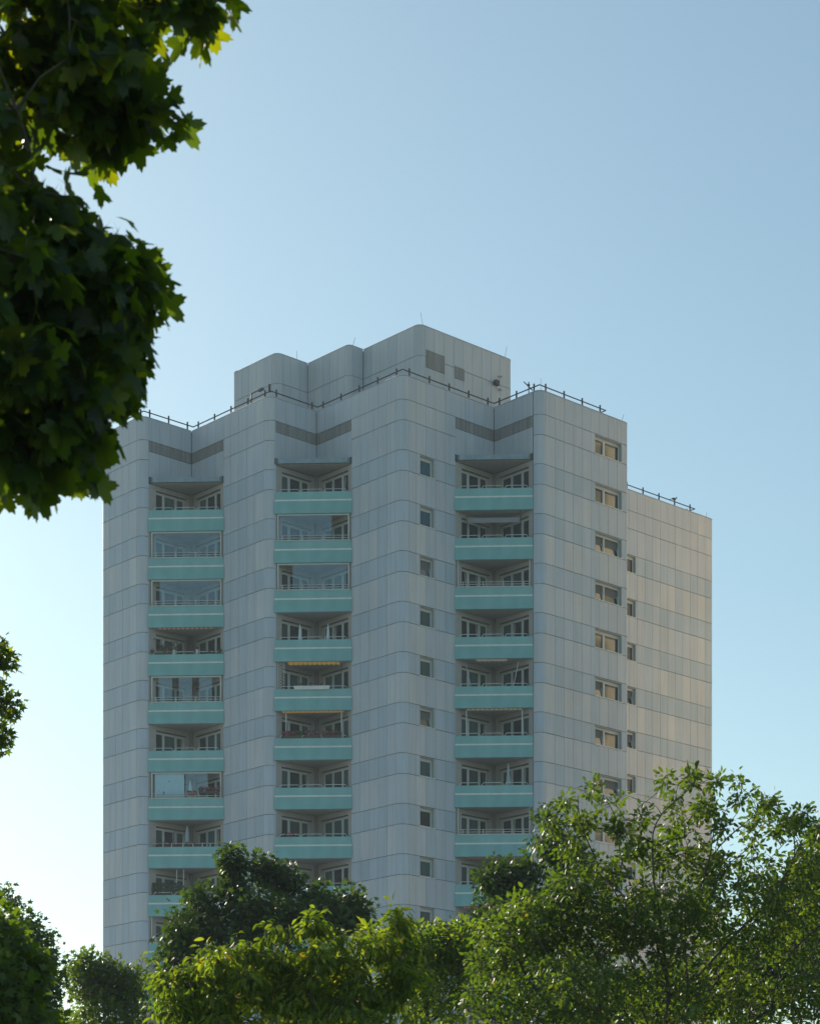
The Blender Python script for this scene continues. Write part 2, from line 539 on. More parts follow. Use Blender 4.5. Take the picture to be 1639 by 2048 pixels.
for a, b_ in zip(re[:-1], re[1:]):
    t = (Vector(b_) - Vector(a)).normalized(); nrm = Vector((-t.y, t.x))
    o0, i0, o1, i1 = [tuple(Vector(x) + nrm * y) for x, y in ((a, -.02), (a, .36), (b_, -.02), (b_, .36))]
    q.hexa([(*o0, zt), (*o1, zt), (*i1, zt), (*i0, zt)],
           [(*(Vector(a) + nrm * .05), zt + .07), (*(Vector(b_) + nrm * .05), zt + .07), (*i1, zt + .07), (*i0, zt + .07)], 'coping')
link('roof_coping', q.mesh('roof_coping'), tower)
q = MB(); q.prism([(x, y) for x, y in core_poly], zn(17.0), zn(17.12), 'roof_felt')
link('roof', q.mesh('roof'), tower)

# penthouse
PN = 19.0
ppts = [(9.0, 22.0), (-.84, 15.2), (-.84, 9.95), (1.52, 9.95), (1.52, 6.25), (2.64, 6.25), (2.64, 1.45), (10.11, 1.45), (10.11, 15.2)]
ppts = [(-.84, 15.2), (-.84, 9.95), (1.52, 9.95), (1.52, 6.25), (2.64, 6.25), (2.64, 1.45), (10.11, 1.45), (10.11, 15.2)]
ppts[0] = (-.84, 13.97)
ppts[-1] = (10.11, 13.97)
ph = rounded(ppts + [ppts[0]], {1: .45, 3: .35, 5: .45, 6: .25})
q = MB(); q.prism(off_path(ph[:-1], .06), zn(17.1), zn(PN) - .06, 'joint')
link('penthouse_wall', q.mesh('penthouse_wall'), tower)
def pent_row(z0, z1, cuts):
    for (kind, c, js, sd_) in cuts:
        js = sorted(js)
        for i, (a, b_) in enumerate(zip(js[:-1], js[1:])):
            q = MB(); mat = 'cladding_warm' if (i + sd_) % 3 else 'cladding_grey'
            w = b_ - a - GAPV; h = z1 - z0 - GAPH
            if kind == 'R': q.box((0, 0, 0), (w, .045, h), mat); loc = (a + GAPV / 2, c, z0 + GAPH / 2)
            else: q.box((0, 0, 0), (.045, w, h), mat); loc = (c, a + GAPV / 2, z0 + GAPH / 2)
            link('cladding_panel', q.mesh('cladding_panel'), tower, loc)
def steps(a, b_, n): return [a + (b_ - a) * i / n for i in range(n + 1)]
rows = [(17.1, 17.8), (17.8, 18.4), (18.4, PN)]
rows = [(17.1, 17.78), (17.78, 18.38), (18.38, PN)]
for (a, b_) in rows[:]:
    pent_row(zn(a), zn(b_), [('L', -.84, steps(10.4, 13.97, 5), 0), ('R', 9.95, steps(-.39, 1.52, 3), 1), ('L', 1.52, steps(6.6, 9.93, 5), 1),
                             ('R', 6.25, steps(1.87, 2.62, 1), 0), ('L', 2.64, steps(1.9, 6.23, 6), 1), ('R', 1.45, steps(3.09, 9.86, 9), 0)])
    for (cu, cv, r, a0) in ((-.84 + .45, 9.95 + .45, .45, math.pi), (1.52 + .35, 6.6, .35, math.pi), (2.64 + .45, 1.9, .45, math.pi), (10.11 - .25, 1.7, .25, 1.5 * math.pi)):
        q = MB(); q.prism(arc_pts(r, a0 + .02, a0 + math.pi / 2 - .02) + arc_pts(r - .045, a0 + .02, a0 + math.pi / 2 - .02)[::-1], zn(a) + .011, zn(b_) - .011, 'cladding_warm')
        link('corner_panel', q.mesh('corner_panel'), tower, (cu, cv, 0))
q = MB()
for a, b_ in zip(ph[:-1], ph[1:]):
    t = (Vector(b_) - Vector(a)).normalized(); nrm = Vector((-t.y, t.x)); z = zn(PN)
    ra = [tuple(Vector(p_) + nrm * y) for p_, y in ((a, -.015), (b_, -.015), (b_, .3), (a, .3))]
    rb = [tuple(Vector(p_) + nrm * y) for p_, y in ((a, .05), (b_, .05), (b_, .3), (a, .3))]
    q.hexa([(*p_, z) for p_ in ra], [(*p_, z + .06) for p_ in rb], 'coping')
link('penthouse_coping', q.mesh('penthouse_coping'), tower)
q = MB(); q.prism(off_path(ph[:-1], .28), zn(PN) - .06, zn(PN) + .02, 'roof_felt')
link('penthouse_roof', q.mesh('penthouse_roof'), tower)
for (u0, u1, n0, n1) in ((3.16, 4.60, 18.17, 18.53), (5.42, 6.17, 18.17, 18.42)):
    q = MB(); q.box((u0, 1.42, zn(n0)), (u1, 1.47, zn(n1)), 'louvre_metal')
    nn = int((n1 - n0) * 28)
    for j in range(nn): q.box((u0 + .02, 1.395, zn(n0) + (j + .2) * (n1 - n0) * ST / nn), (u1 - .02, 1.425, zn(n0) + (j + .75) * (n1 - n0) * ST / nn), 'louvre_metal')
    link('vent_louvre', q.mesh('vent_louvre'), tower)
# small fittings on the penthouse wall
q = MB()
q.box((8.55, 1.25, zn(18.33)), (8.85, 1.45, zn(18.43)), 'dark_metal'); q.tube((8.45, 1.15, zn(18.39)), (8.45, 1.15, zn(18.32)), .09, 'dark_metal')
q.tube((8.5, 1.45, zn(18.37)), (8.4, 1.1, zn(18.38)), .03, 'dark_metal')
link('floodlight', q.mesh('floodlight'), tower)
for zz in (18.55, 18.27):
    q = MB(); q.ball((9.0, 1.3, zn(zz)), .13, 'ledge_white', 8, 5, (1, 1, .55)); q.tube((9.0, 1.3, zn(zz)), (9.0, 1.46, zn(zz)), .03, 'ledge_white')
    link('wall_lamp', q.mesh('wall_lamp'), tower)

# roof railing: a rail with posts standing just behind the coping
def railing(pts, first, spacing, zr):
    q = MB(); zc = zn(ROOF_N)
    for a, b_ in zip(pts[:-1], pts[1:]): q.tube((*a, zr), (*b_, zr), .035, 'dark_metal', 5)
    obj = link('roof_railing', q.mesh('roof_railing'), tower)
    pm = MB(); pm.box((-.035, -.035, 0), (.035, .035, .78), 'dark_metal')
    pm.box((-.06, -.06, 0), (.06, .06, .04), 'dark_metal')
    pme = pm.mesh('post')
    for a, b_ in zip(pts[:-1], pts[1:]):
        A = Vector(a); B = Vector(b_); L = (B - A).length
        if L < 1.0: continue
        n = max(1, round(L / spacing)); mrg = min(.5, L * .12)
        for i in range(n):
            p_ = A + (B - A).normalized() * (mrg + (L - 2 * mrg) * (i / max(1, n - 1) if n > 1 else .5))
            link('post', pme, obj, (p_.x, p_.y, zc - .06))
rail_main = off_path([(-7.1, 17.6), (-7.1, 14.63), (-3.5, 14.63), (-3.5, 7.33), (0, 7.33), (0, 0), (7.15, 0), (7.15, -3.65), (13.2, -3.65)], .5)
rail_main = [(-5.6, rail_main[0][1])] + rail_main + [(rail_main[-1][0], rail_main[-1][1] + 1.4)]
railing(rail_main, 0, 1.4, zn(ROOF_N) + .54)
rk = off_path([(16.5, 3.65), (29.9, 3.65)], .5)
railing(rk + [(rk[-1][0], rk[-1][1] + 1.4)], 0, 1.45, zn(ROOF_N) + .54)
q = MB()
for (u, v, z0, l, dx) in ((3.4, 1.9, zn(PN), 1.0, -.25), (9.7, 1.7, zn(PN), .9, .2), (0.9, 10.2, zn(PN), .7, 0), (2.2, 6.8, zn(PN), .9, .3), (7.6, -3.3, zn(ROOF_N), .9, 0), (14.3, -3.3, zn(ROOF_N), .7, .3), (30.9, 4.0, zn(ROOF_N), .6, 0)):
    link('lightning_rod', MB().tube((0, 0, 0), (dx, 0, l), .012, 'dark_metal', 4).mesh('lightning_rod'), tower, (u, v, z0 - .05))
# roof antennas
q = MB(); u, v = 7.8, -1.2
u, v = 7.65, -2.3
q.tube((u, v, zn(17.2)), (u, v, zn(ROOF_N) + .95), .03, 'dark_metal')
q.ball((u - .12, v - .1, zn(ROOF_N) + .7), .09, 'dark_metal', 8, 5)
q.tube((u - .4, v, zn(ROOF_N) + .85), (u + .3, v, zn(ROOF_N) + .55), .03, 'dark_metal')
link('roof_antenna', q.mesh('roof_antenna'), tower)
q = MB(); u, v = -3.0, 9.6
q.tube((u, v, zn(17.2)), (u, v, zn(ROOF_N) + .9), .04, 'dark_metal'); q.tube((u, v, zn(ROOF_N) + .9), (u, v - .9, zn(ROOF_N) + .9), .04, 'dark_metal')
q.box((u - .06, v - 1.1, zn(ROOF_N) + .8), (u + .06, v - .7, zn(ROOF_N) + .93), 'dark_metal'); q.box((u - .05, v - 1.72, zn(ROOF_N) + .5), (u + .05, v - 1.62, zn(ROOF_N) + .95), 'dark_metal')
link('roof_antenna', q.mesh('roof_antenna'), tower)

# ------------------------------------------------------------------ facade windows
def sash(q, x0, x1, z0, z1, y, tilt=False, f=.055, mat='white_frame'):
    if not tilt:
        q.box((x0, y - .03, z0), (x0 + f, y + .04, z1), mat); q.box((x1 - f, y - .03, z0), (x1, y + .04, z1), mat)
        q.box((x0 + f, y - .03, z0), (x1 - f, y + .04, z0 + f), mat); q.box((x0 + f, y - .03, z1 - f), (x1 - f, y + .04, z1), mat)
    else:   # tipped inwards at the top
        d = .16
        for (a, b_) in ((x0, x0 + f), (x1 - f, x1)):
            q.hexa([(a, y - .03, z0), (b_, y - .03, z0), (b_, y + .04, z0), (a, y + .04, z0)], [(a, y - .03 + d, z1 - .04), (b_, y - .03 + d, z1 - .04), (b_, y + .04 + d, z1 - .04), (a, y + .04 + d, z1 - .04)], mat)
        q.box((x0, y - .03, z0), (x1, y + .04, z0 + f), mat); q.box((x0, y + d - .03, z1 - f - .04), (x1, y + d + .04, z1 - .04), mat)
def pane_mesh(w, h, mat, tilt=False):
    q = MB(); d = .16 if tilt else 0
    q.hexa([(0, 0, 0), (w, 0, 0), (w, .02, 0), (0, .02, 0)], [(0, d, h), (w, d, h), (w, .02 + d, h), (0, .02 + d, h)], mat)
    if mat == 'pane_tan_reflection':      # painted reflection: tan field with dark strips beside and above
        a = .80 if w > .8 else .86; z = .86
        q = MB()
        def quad(x0, x1, z0, z1, mm):
            f0 = d * z0 / h; f1 = d * z1 / h
            q.hexa([(x0, f0, z0), (x1, f0, z0), (x1, f0 + .02, z0), (x0, f0 + .02, z0)], [(x0, f1, z1), (x1, f1, z1), (x1, f1 + .02, z1), (x0, f1 + .02, z1)], mm)
        quad(0, w * a, 0, h * z, 'pane_tan_reflection'); quad(w * a, w, 0, h, 'pane_dark'); quad(0, w * a, h * z, h, 'pane_dark')
    return q.mesh('pane')
wcache = {}
def facade_window(kind, c, s0, s1, ntop, splits, mats, tilts, tan_mode=False):
    """recessed window filling one window band; splits are inner mullion positions measured from s0"""
    z1 = zn(ntop) - .03; z0 = zn(ntop - .41) + .02
    W = s1 - s0; H = z1 - z0; D = .19
    key = ('F', round(W, 2), tuple(splits), tuple(tilts))
    if key not in wcache:
        q = MB()
        for (a, b_) in (((-.0, 0, 0), (.03, D + .1, H)), ((W - .03, 0, 0), (W, D + .1, H)), ((.03, 0, H - .03), (W - .03, D + .1, H))):
            q.box(a, b_, 'reveal')
        f = .06
        q.box((.03, D, 0), (.03 + f, D + .07, H - .03), 'white_frame'); q.box((W - .03 - f, D, 0), (W - .03, D + .07, H - .03), 'white_frame')
        q.box((.03 + f, D, 0), (W - .03 - f, D + .07, f), 'white_frame'); q.box((.03 + f, D, H - .03 - .13), (W - .03 - f, D + .07, H - .03), 'white_frame')
        for s in splits: q.box((s - .05, D - .01, f), (s + .05, D + .07, H - .16), 'white_frame')
        xs = [.03 + f] + [x for s in splits for x in (s - .05, s + .05)] + [W - .03 - f]
        for i in range(0, len(xs), 2): sash(q, xs[i], xs[i + 1], f, H - .16, D + .03, tilts[i // 2], .04)
        fr = q.mesh('window')
        q = MB(); q.box((-.04, -.06, -.035), (W + .04, D, 0.0), 'ledge_white')
        wcache[key] = (fr, q.mesh('sill'), xs)
    fr, si, xs = wcache[key]
    rz = 0 if kind == 'R' else -math.pi / 2
    w = link('window', fr, tower, (s0, c, z0) if kind == 'R' else (c, s1, z0), rz)
    link('sill', si, w)
    for i in range(0, len(xs), 2):
        pw = xs[i + 1] - xs[i] - .08; phh = H - .16 - .06 - .08
        mk = ('P', round(pw, 2), mats[i // 2], tilts[i // 2])
        if mk not in wcache: wcache[mk] = pane_mesh(pw, phh, mats[i // 2], tilts[i // 2])
        link('pane', wcache[mk], w, (xs[i] + .04, D + .035, .06 + .04))
    # dark room edge behind
    return w
fgm = ['pane_sky', 'pane_sky', 'pane_sky', 'pane_half', 'pane_half', 'pane_curtain', 'pane_half', 'pane_dark', 'pane_half', 'pane_curtain', 'pane_dark', 'pane_dark', 'pane_dark']
fgt = [0, 0, 1, 0, 0, 1, 0, 0, 0, 0, 0, 0, 0]
for k in range(13): facade_window('R', 0.0, 1.34, 2.44, 16.1 - k, (), [fgm[k]], [bool(fgt[k])])
hit = [(0, 0), (0, 0), (1, 1), (1, 1), (0, 0), (1, 0), (1, 0), (0, 1), (0, 0), (0, 1), (0, 0), (0, 0), (0, 0), (0, 0)]
for k in range(14): facade_window('R', -3.65, 11.72, 14.03, 17.1 - k, (.95,), ['pane_tan_reflection', 'pane_tan_reflection'], [bool(t) for t in hit[k]])
for k in range(13): facade_window('R', 3.65, 22.2, 23.49, 16.1 - k, (), ['pane_dark'], [k in (3, 4)])

# ------------------------------------------------------------------ balconies
# frame of one balcony: x along the front, y inwards, valley at (0, 2.17), origin at the level of the window head
HL = LEG / math.sqrt(2)      # half length of the front = distance to the valley
def y_in(x, off=0.0): return HL - abs(x) - off * math.sqrt(2)   # inner wall line
q = MB()
q.box((-HL - .05, -.10, -2.52), (HL + .05, .10, -1.83), 'parapet_green')
q.box((-HL - .03, -.06, -1.735), (HL + .03, .08, -1.29), 'parapet_green_upper')
q.box((-HL - .04, -.03, -1.83), (HL + .04, .08, -1.735), 'parapet_green_upper')
PARAPET = q.mesh('balcony')
q = MB(); q.box((-HL - .02, -.115, -1.83), (HL + .02, -.03, -1.74), 'ledge_white')
LEDGE = q.mesh('ledge')
q = MB(); q.prism([(-HL + .12, .10), (HL - .12, .10), (0, HL - .02)], -2.50, -2.34, 'soffit')
SLAB = q.mesh('slab')
q = MB()   # handrail: a bent tube in three loops above the parapet
for (a, b_) in ((-1.95, -.75), (-.7, .55), (.6, 1.95)):
    q.tube((a, .02, -1.29), (a + .12, .02, -1.12), .018, 'aluminium', 5); q.tube((b_, .02, -1.29), (b_ - .12, .02, -1.12), .018, 'aluminium', 5)
    q.tube((a + .12, .02, -1.12), (b_ - .12, .02, -1.12), .018, 'aluminium', 5)
HANDRAIL = q.mesh('handrail')
q = MB()   # outer double rail in front of glazing
for zz in (-1.24, -1.12, -.98): q.tube((-HL + .15, -.06, zz), (HL - .15, -.06, zz), .018, 'white_frame', 5)
for x in (-1.75, -.6, .55, 1.7): q.box((x - .02, -.08, -1.29), (x + .02, -.04, -.98), 'white_frame')
q.box((-HL + .05, -.10, -1.29), (HL - .05, .08, -1.25), 'white_frame')
GUARD = q.mesh('guard_rail')
q = MB()
q.box((-HL + .12, -.01, -1.25), (-HL + .20, .07, .26), 'white_frame'); q.box((HL - .20, -.01, -1.25), (HL - .12, .07, .26), 'white_frame')
q.box((-HL + .20, -.01, .18), (HL - .20, .07, .26), 'white_frame')
GFRAME = q.mesh('glazing_frame')
q = MB()
for x in (-HL + .15, HL - .15): q.tube((x, .02, -1.25), (x, .02, .28), .035, 'white_frame', 6)
WPOSTS = q.mesh('side_posts')
q = MB()
for x in (-HL + .65, HL - .65): q.tube((x, .05, -1.25), (x, .05, .28), .025, 'dark_metal', 6)
DPOSTS = q.mesh('side_posts')

# walls of the notch for one floor, with the wide opening for the balcony window (same both sides, mirrored)
HEAD, FOOTZ = -.06, -2.30
def notch_wall(kind):
    q = MB(); t = .28
    def bx(s0, s1, z0, z1, mat='plaster', d0=.02, d1=t):
        if kind == 'R': q.box((-s1, d0, z0), (-s0, d1, z1), mat)
        else: q.box((d0, -s1, z0), (d1, -s0, z1), mat)
    e0, e1 = (.5, 2.56) if kind == 'R' else (.58, 2.76)
    bx(0.02, e0, -2.52, .28); bx(e1, 3.10 if kind == 'R' else 3.08, -2.52, .28); bx(e0, e1, HEAD, .28); bx(e0, e1, -2.52, FOOTZ)
    bx(e0 - .12, e1, HEAD - .0, HEAD + .06, 'dark_metal', -.02, .019)
    return q.mesh('loggia_wall'), e0, e1
WR, r0, r1 = notch_wall('R'); WL, l0, l1 = notch_wall('L')
def notch_window(kind, e0, e1, cuts, tilts):
    """frame mesh in wall coordinates; s measured from the valley"""
    q = MB(); d = .10
    def bx(s0, s1, z0, z1, d0=d, d1=d + .07, mat='white_frame'):
        if kind == 'R': q.box((-s1, d0, z0), (-s0, d1, z1), mat)
        else: q.box((d0, -s1, z0), (d1, -s0, z1), mat)
    H = HEAD; F = FOOTZ
    xs = [e0, *cuts, e1]
    bx(e0, e1, H - .12, H); bx(e0, e1, F, F + .08)
    bx(e0, e0 + .07, F + .08, H - .12); bx(e1 - .05, e1, F + .08, H - .12)
    for c in cuts: bx(c - .085, c + .085, F + .08, H - .12)
    pan = []
    lo = [e0 + .07] + [c + .085 for c in cuts]; hi = [c - .085 for c in cuts] + [e1 - .05]
    return q.mesh('balcony_window'), list(zip(lo, hi)), d
def notch_pane(kind, a, b_, mat, tilt):
    key = (kind, round(a, 2), round(b_, 2), mat, tilt)
    if key in wcache: return wcache[key]
    q = MB(); z0, z1 = FOOTZ + .08, HEAD - .12; d = .13; dd = .13 if tilt else 0
    w = b_ - a
    if kind == 'R':
        q.hexa([(-b_, d, z0), (-a, d, z0), (-a, d + .02, z0), (-b_, d + .02, z0)], [(-b_, d + dd, z1), (-a, d + dd, z1), (-a, d + .02 + dd, z1), (-b_, d + .02 + dd, z1)], mat)
    else:
        q.hexa([(d, -a, z0), (d, -b_, z0), (d + .02, -b_, z0), (d + .02, -a, z0)], [(d + dd, -a, z1), (d + dd, -b_, z1), (d + .02 + dd, -b_, z1), (d + .02 + dd, -a, z1)], mat)
    if tilt:
        e = .04
        for (s, s2) in ((a, a + e), (b_ - e, b_)):
            if kind == 'R': q.hexa([(-s2, d - .03, z0), (-s, d - .03, z0), (-s, d, z0), (-s2, d, z0)], [(-s2, d - .03 + dd, z1), (-s, d - .03 + dd, z1), (-s, d + dd, z1), (-s2, d + dd, z1)], 'white_frame')
            else: q.hexa([(d - .03, -s, z0), (d - .03, -s2, z0), (d, -s2, z0), (d, -s, z0)], [(d - .03 + dd, -s, z1), (d - .03 + dd, -s2, z1), (d + dd, -s2, z1), (d + dd, -s, z1)], 'white_frame')
    wcache[key] = q.mesh('pane')
    return wcache[key]
RW = notch_window('R', r0, r1, (1.09, 1.98), None)
LW = notch_window('L', l0, l1, (1.35, 2.19), None)
PIPE = MB().tube((-.09, -.09, -2.52), (-.09, -.09, .28), .075, 'rain_pipe', 8).mesh('rain_pipe')

TYPE = {0: {1: 'glass', 2: 'glass', 4: 'glass', 6: 'glass', 7: 'whiterail', 9: 'wposts', 3: 'open', 8: 'wpole'},
        1: {1: 'glass', 2: 'glass'},
        2: {2: 'wposts', 7: 'wposts'}}
# how the sliding panes stand: (x0, x1) spans with glass
GLASS = {(0, 1): [(-1.9, -.65), (-.63, .62), (.64, 1.9)], (0, 2): [(-1.55, -.4), (-.38, .8), (.82, 1.9)], (0, 4): [(-1.62, -.82), (-.44, .34), (.74, 1.5)],
         (0, 6): [(-.05, .6), (.62, 1.25)], (1, 1): [(-1.9, -.9), (-.88, .1), (.12, 1.05)], (1, 2): [(-1.18, -.2), (-.18, .9), (.92, 1.9)]}
rz45 = -math.pi / 4
NF = 13
for ni, (uc, vc) in enumerate(NOTCH):
    # canopy over the top balcony
    q = MB(); h0, h1 = .34, .62
    q.prism([(-HL - .02, .14), (-HL + .22, -.06), (HL - .22, -.06), (HL + .02, .14), (0, HL)], h0, h1, 'zinc')
    q.box((-HL - .04, -.02, h0 - .02), (-HL + .03, .16, h1 + .05), 'dark_metal'); q.box((HL - .03, -.02, h0 - .02), (HL + .04, .16, h1 + .05), 'dark_metal')
    q.prism([(-HL + .1, .14), (HL - .1, .14), (0, HL - .05)], h0 - .03, h0 - .002, 'soffit')
    link('canopy', q.mesh('canopy'), tower, (uc - LEG / 2, vc - LEG / 2, zn(16.1)), rz45)
    for k in range(NF):
        zf = zn(16.1 - k)
        cl = (uc - LEG / 2, vc - LEG / 2, zf)
        bal = link('balcony', PARAPET, tower, cl, rz45)
        link('ledge', LEDGE, bal); link('slab', SLAB, bal)
        link('loggia_wall', WR, tower, (uc, vc, zf)); link('loggia_wall', WL, tower, (uc, vc, zf))
        link('rain_pipe', PIPE, tower, (uc, vc, zf))
        ty = TYPE[ni].get(k, 'open')
        for (kind, W_) in (('R', RW), ('L', LW)):
            me_, spans, d = W_
            w = link('balcony_window', me_, tower, (uc, vc, zf))
            for j, (a, b_) in enumerate(spans):
                r_ = random.random()
                mat = 'pane_dark' if r_ < .55 else ('pane_curtain' if r_ < .8 else 'pane_half')
                if ni == 2 and k == 1: mat = 'pane_dark'
                tilt = random.random() < .12
                link('pane', notch_pane(kind, a, b_, mat, tilt), w)
        if ty in ('glass', 'wposts'):
            link('guard_rail', GUARD, bal)
        if ty == 'glass':
            link('glazing_frame', GFRAME, bal)
            for (x0, x1) in GLASS[(ni, k)]:
                link('glass_pane', MB().box((x0, .02, -1.24), (x1, .03, .18), 'balcony_glass').mesh('glass_pane'), bal)
        elif ty == 'wposts': link('side_posts', WPOSTS, bal)
        elif ty in ('open', 'wpole'): link('handrail', HANDRAIL, bal)
        if ty == 'whiterail':
            q = MB(); q.tube((-1.9, .0, -1.08), (1.9, .0, -1.08), .016, 'white_frame', 5)
            for x in (-1.35, -.85, -.2, .4, .95, 1.4): q.box((x - .025, -.02, -1.29), (x + .025, .02, -1.07), 'white_frame')
            link('guard_rail', q.mesh('guard_rail'), bal)
        if ty == 'wpole':
            q = MB()
            for x in (-.6, -.2): q.tube((x, .3, -1.29), (x, .3, .26), .03, 'white_frame', 6)
            link('side_posts', q.mesh('side_posts'), bal)

def bal_pos(ni, k): 
    uc, vc = NOTCH[ni]
    return (uc - LEG / 2, vc - LEG / 2, zn(16.1 - k))
def awning(ni, k, x0, x1, mat, mat2=None, drop=.16, y=-.02, z=.27, posts=None):
    q = MB(); n = int((x1 - x0) / .13); w = (x1 - x0) / n
    for i in range(n):
        mm = mat if (i % 2 == 0 or not mat2) else mat2
        a = x0 + i * w; b_ = a + w; dz = drop * (1.0 if i % 2 else .8)
        q.hexa([(a, y, z - dz), (b_, y, z - dz), (b_, y + .015, z - dz), (a, y + .015, z - dz)], [(a, y, z), (b_, y, z), (b_, y + .015, z), (a, y + .015, z)], mm)
        q.hexa([(a, y + .015, z - .06), (b_, y + .015, z - .06), (b_, y + .2, z - .02), (a, y + .2, z - .02)], [(a, y + .015, z - .045), (b_, y + .015, z - .045), (b_, y + .2, z), (a, y + .2, z)], mm)
    q.tube((x0, y + .08, z - .03), (x1, y + .08, z - .03), .045, 'white_frame', 6)
    link('awning', q.mesh('awning'), tower, bal_pos(ni, k), rz45)
    if posts:
        link('awning_posts', posts, tower, bal_pos(ni, k), rz45)
awning(1, 4, -1.45, 1.5, 'orange_cloth', 'yellow_cloth', .20)
awning(1, 5, -1.75, 1.75, 'yellow_cloth', 'orange_cloth', .12)
awning(2, 4, -1.0, .75, 'pink_cloth', None, .15)
awning(2, 5, -1.5, 1.55, 'yellow_cloth', 'grey_cloth', .13)
awning(0, 3, -1.6, 1.5, 'pink_cloth', 'terracotta', .09)
awning(2, 8, -1.7, 1.7, 'terracotta', None, .10)
awning(2, 9, -1.7, 1.7, 'orange_cloth', 'red_cloth', .12)
q = MB(); q.box((-1.5, .35, -.30), (1.45, .37, -.02), 'grey_cloth'); 
link('awning', q.mesh('awning'), tower, bal_pos(2, 1), rz45)
link('awning_posts', DPOSTS, tower, bal_pos(2, 1), rz45)
wp = MB()
for x in (-1.55, 1.6): wp.tube((x, .04, -1.25), (x, .04, .2), .035, 'white_frame', 6)
WP = wp.mesh('awning_posts'); link('awning_posts', WP, tower, bal_pos(2, 5), rz45); link('awning_posts', WP, tower, bal_pos(1, 5), rz45)
wp = MB()
for x in (-1.3, 1.1): wp.tube((x, .3, -1.25), (x - .3 if x < 0 else x + .3, .3, .2), .02, 'aluminium', 5)
link('awning_posts', wp.mesh('awning_posts'), tower, bal_pos(2, 4), rz45)
# trellis on the left of balcony 2/4
q = MB()
for i in range(9):
    z = -1.25 + i * .17
    q.tube((-HL + .15, .1, z), (-HL + .5, .1, z + .17), .012, 'white_frame', 4); q.tube((-HL + .5, .1, z), (-HL + .15, .1, z + .17), .012, 'white_frame', 4)
q.box((-HL + .13, .09, -1.25), (-HL + .16, .12, .26), 'white_frame'); q.box((-HL + .49, .09, -1.25), (-HL + .52, .12, .26), 'white_frame')
link('trellis', q.mesh('trellis'), tower, bal_pos(1, 4), rz45)
for x in (-1.55, 1.6):
    link('awning_posts', MB().tube((x, .05, -1.25), (x, .05, .2), .02, 'dark_metal', 5).mesh('awning_posts'), tower, bal_pos(1, 4), rz45)
q = MB()
for j in range(7): q.tube((-.16 + j * .055, 1.55 + .03 * (j % 2), -1.9), (-.16 + j * .055, 1.55 + .03 * (j % 2), .22), .034, 'planter_dark', 6)
link('curtain', q.mesh('curtain'), tower, bal_pos(0, 3), rz45)
# pale blue privacy screen behind the glazing of balcony 0/6
q = MB(); q.box((-1.85, .06, -1.24), (-.12, .08, .17), 'blue_screen')
for (x, z, r_) in ((-1.32, -.93, .05), (-1.0, -.25, .035), (-1.62, -.8, .02)): q.ball((x, .05, z), r_, 'dark_metal', 6, 4, (1, .3, 2.2 if r_ > .04 else 1))
link('privacy_screen', q.mesh('privacy_screen'), tower, bal_pos(0, 6), rz45)

# ------------------------------------------------------------------ things standing on the balconies
TM = Matrix.Translation((*T0, 0)) @ Matrix.Rotation(TH, 4, 'Z')
def on_balcony(ni, k, x, y, z):
    b0 = bal_pos(ni, k)
    M = TM @ Matrix.Translation(b0) @ Matrix.Rotation(rz45, 4, 'Z')
    return M @ Vector((x, y, z))
YAW = TH + rz45
def folded_parasol(ni, k, x, y, mat, label, h=2.05, wid=.13, z0=-2.34):
    e = empty('folded_parasol', on_balcony(ni, k, x, y, z0), YAW, label=label, cat='parasol')
    link('pole', MB().tube((0, 0, 0), (0, 0, h), .02, 'aluminium', 6).mesh('pole'), e)
    q = MB(); n = 8
    prof = [(.55, .4), (.7, .9), (.95, 1.0), (1.35, .7), (1.75, .45), (2.0, .15)]
    for (a, ra), (b_, rb) in zip(prof[:-1], prof[1:]):
        q.tube((0, 0, a * h / 2.05), (0, 0, b_ * h / 2.05), ra * wid, mat, 7, rb * wid)
    link('canopy_cloth', q.mesh('canopy_cloth'), e)
    link('foot', MB().tube((0, 0, 0), (0, 0, .08), .25, 'planter_dark', 10).mesh('foot'), e)
folded_parasol(1, 3, -.78, .25, 'white_cloth', 'folded white parasol, left one of the two on the balcony above the orange awning')
folded_parasol(1, 3, .82, .25, 'white_cloth', 'folded white parasol, right one of the two on the balcony above the orange awning')
folded_parasol(2, 6, .82, .3, 'grey_blue_cloth', 'folded grey blue parasol on a right column balcony below the white awning posts', 2.35, .17)
folded_parasol(0, 6, .18, .35, 'white_cloth', 'folded cream parasol beside the pale blue screen in a glazed balcony', 2.2, .2)
folded_parasol(0, 7, -.02, .5, 'grey_blue_cloth', 'tall grey folded parasol on the left balcony with the white flower rail', 2.4, .2)

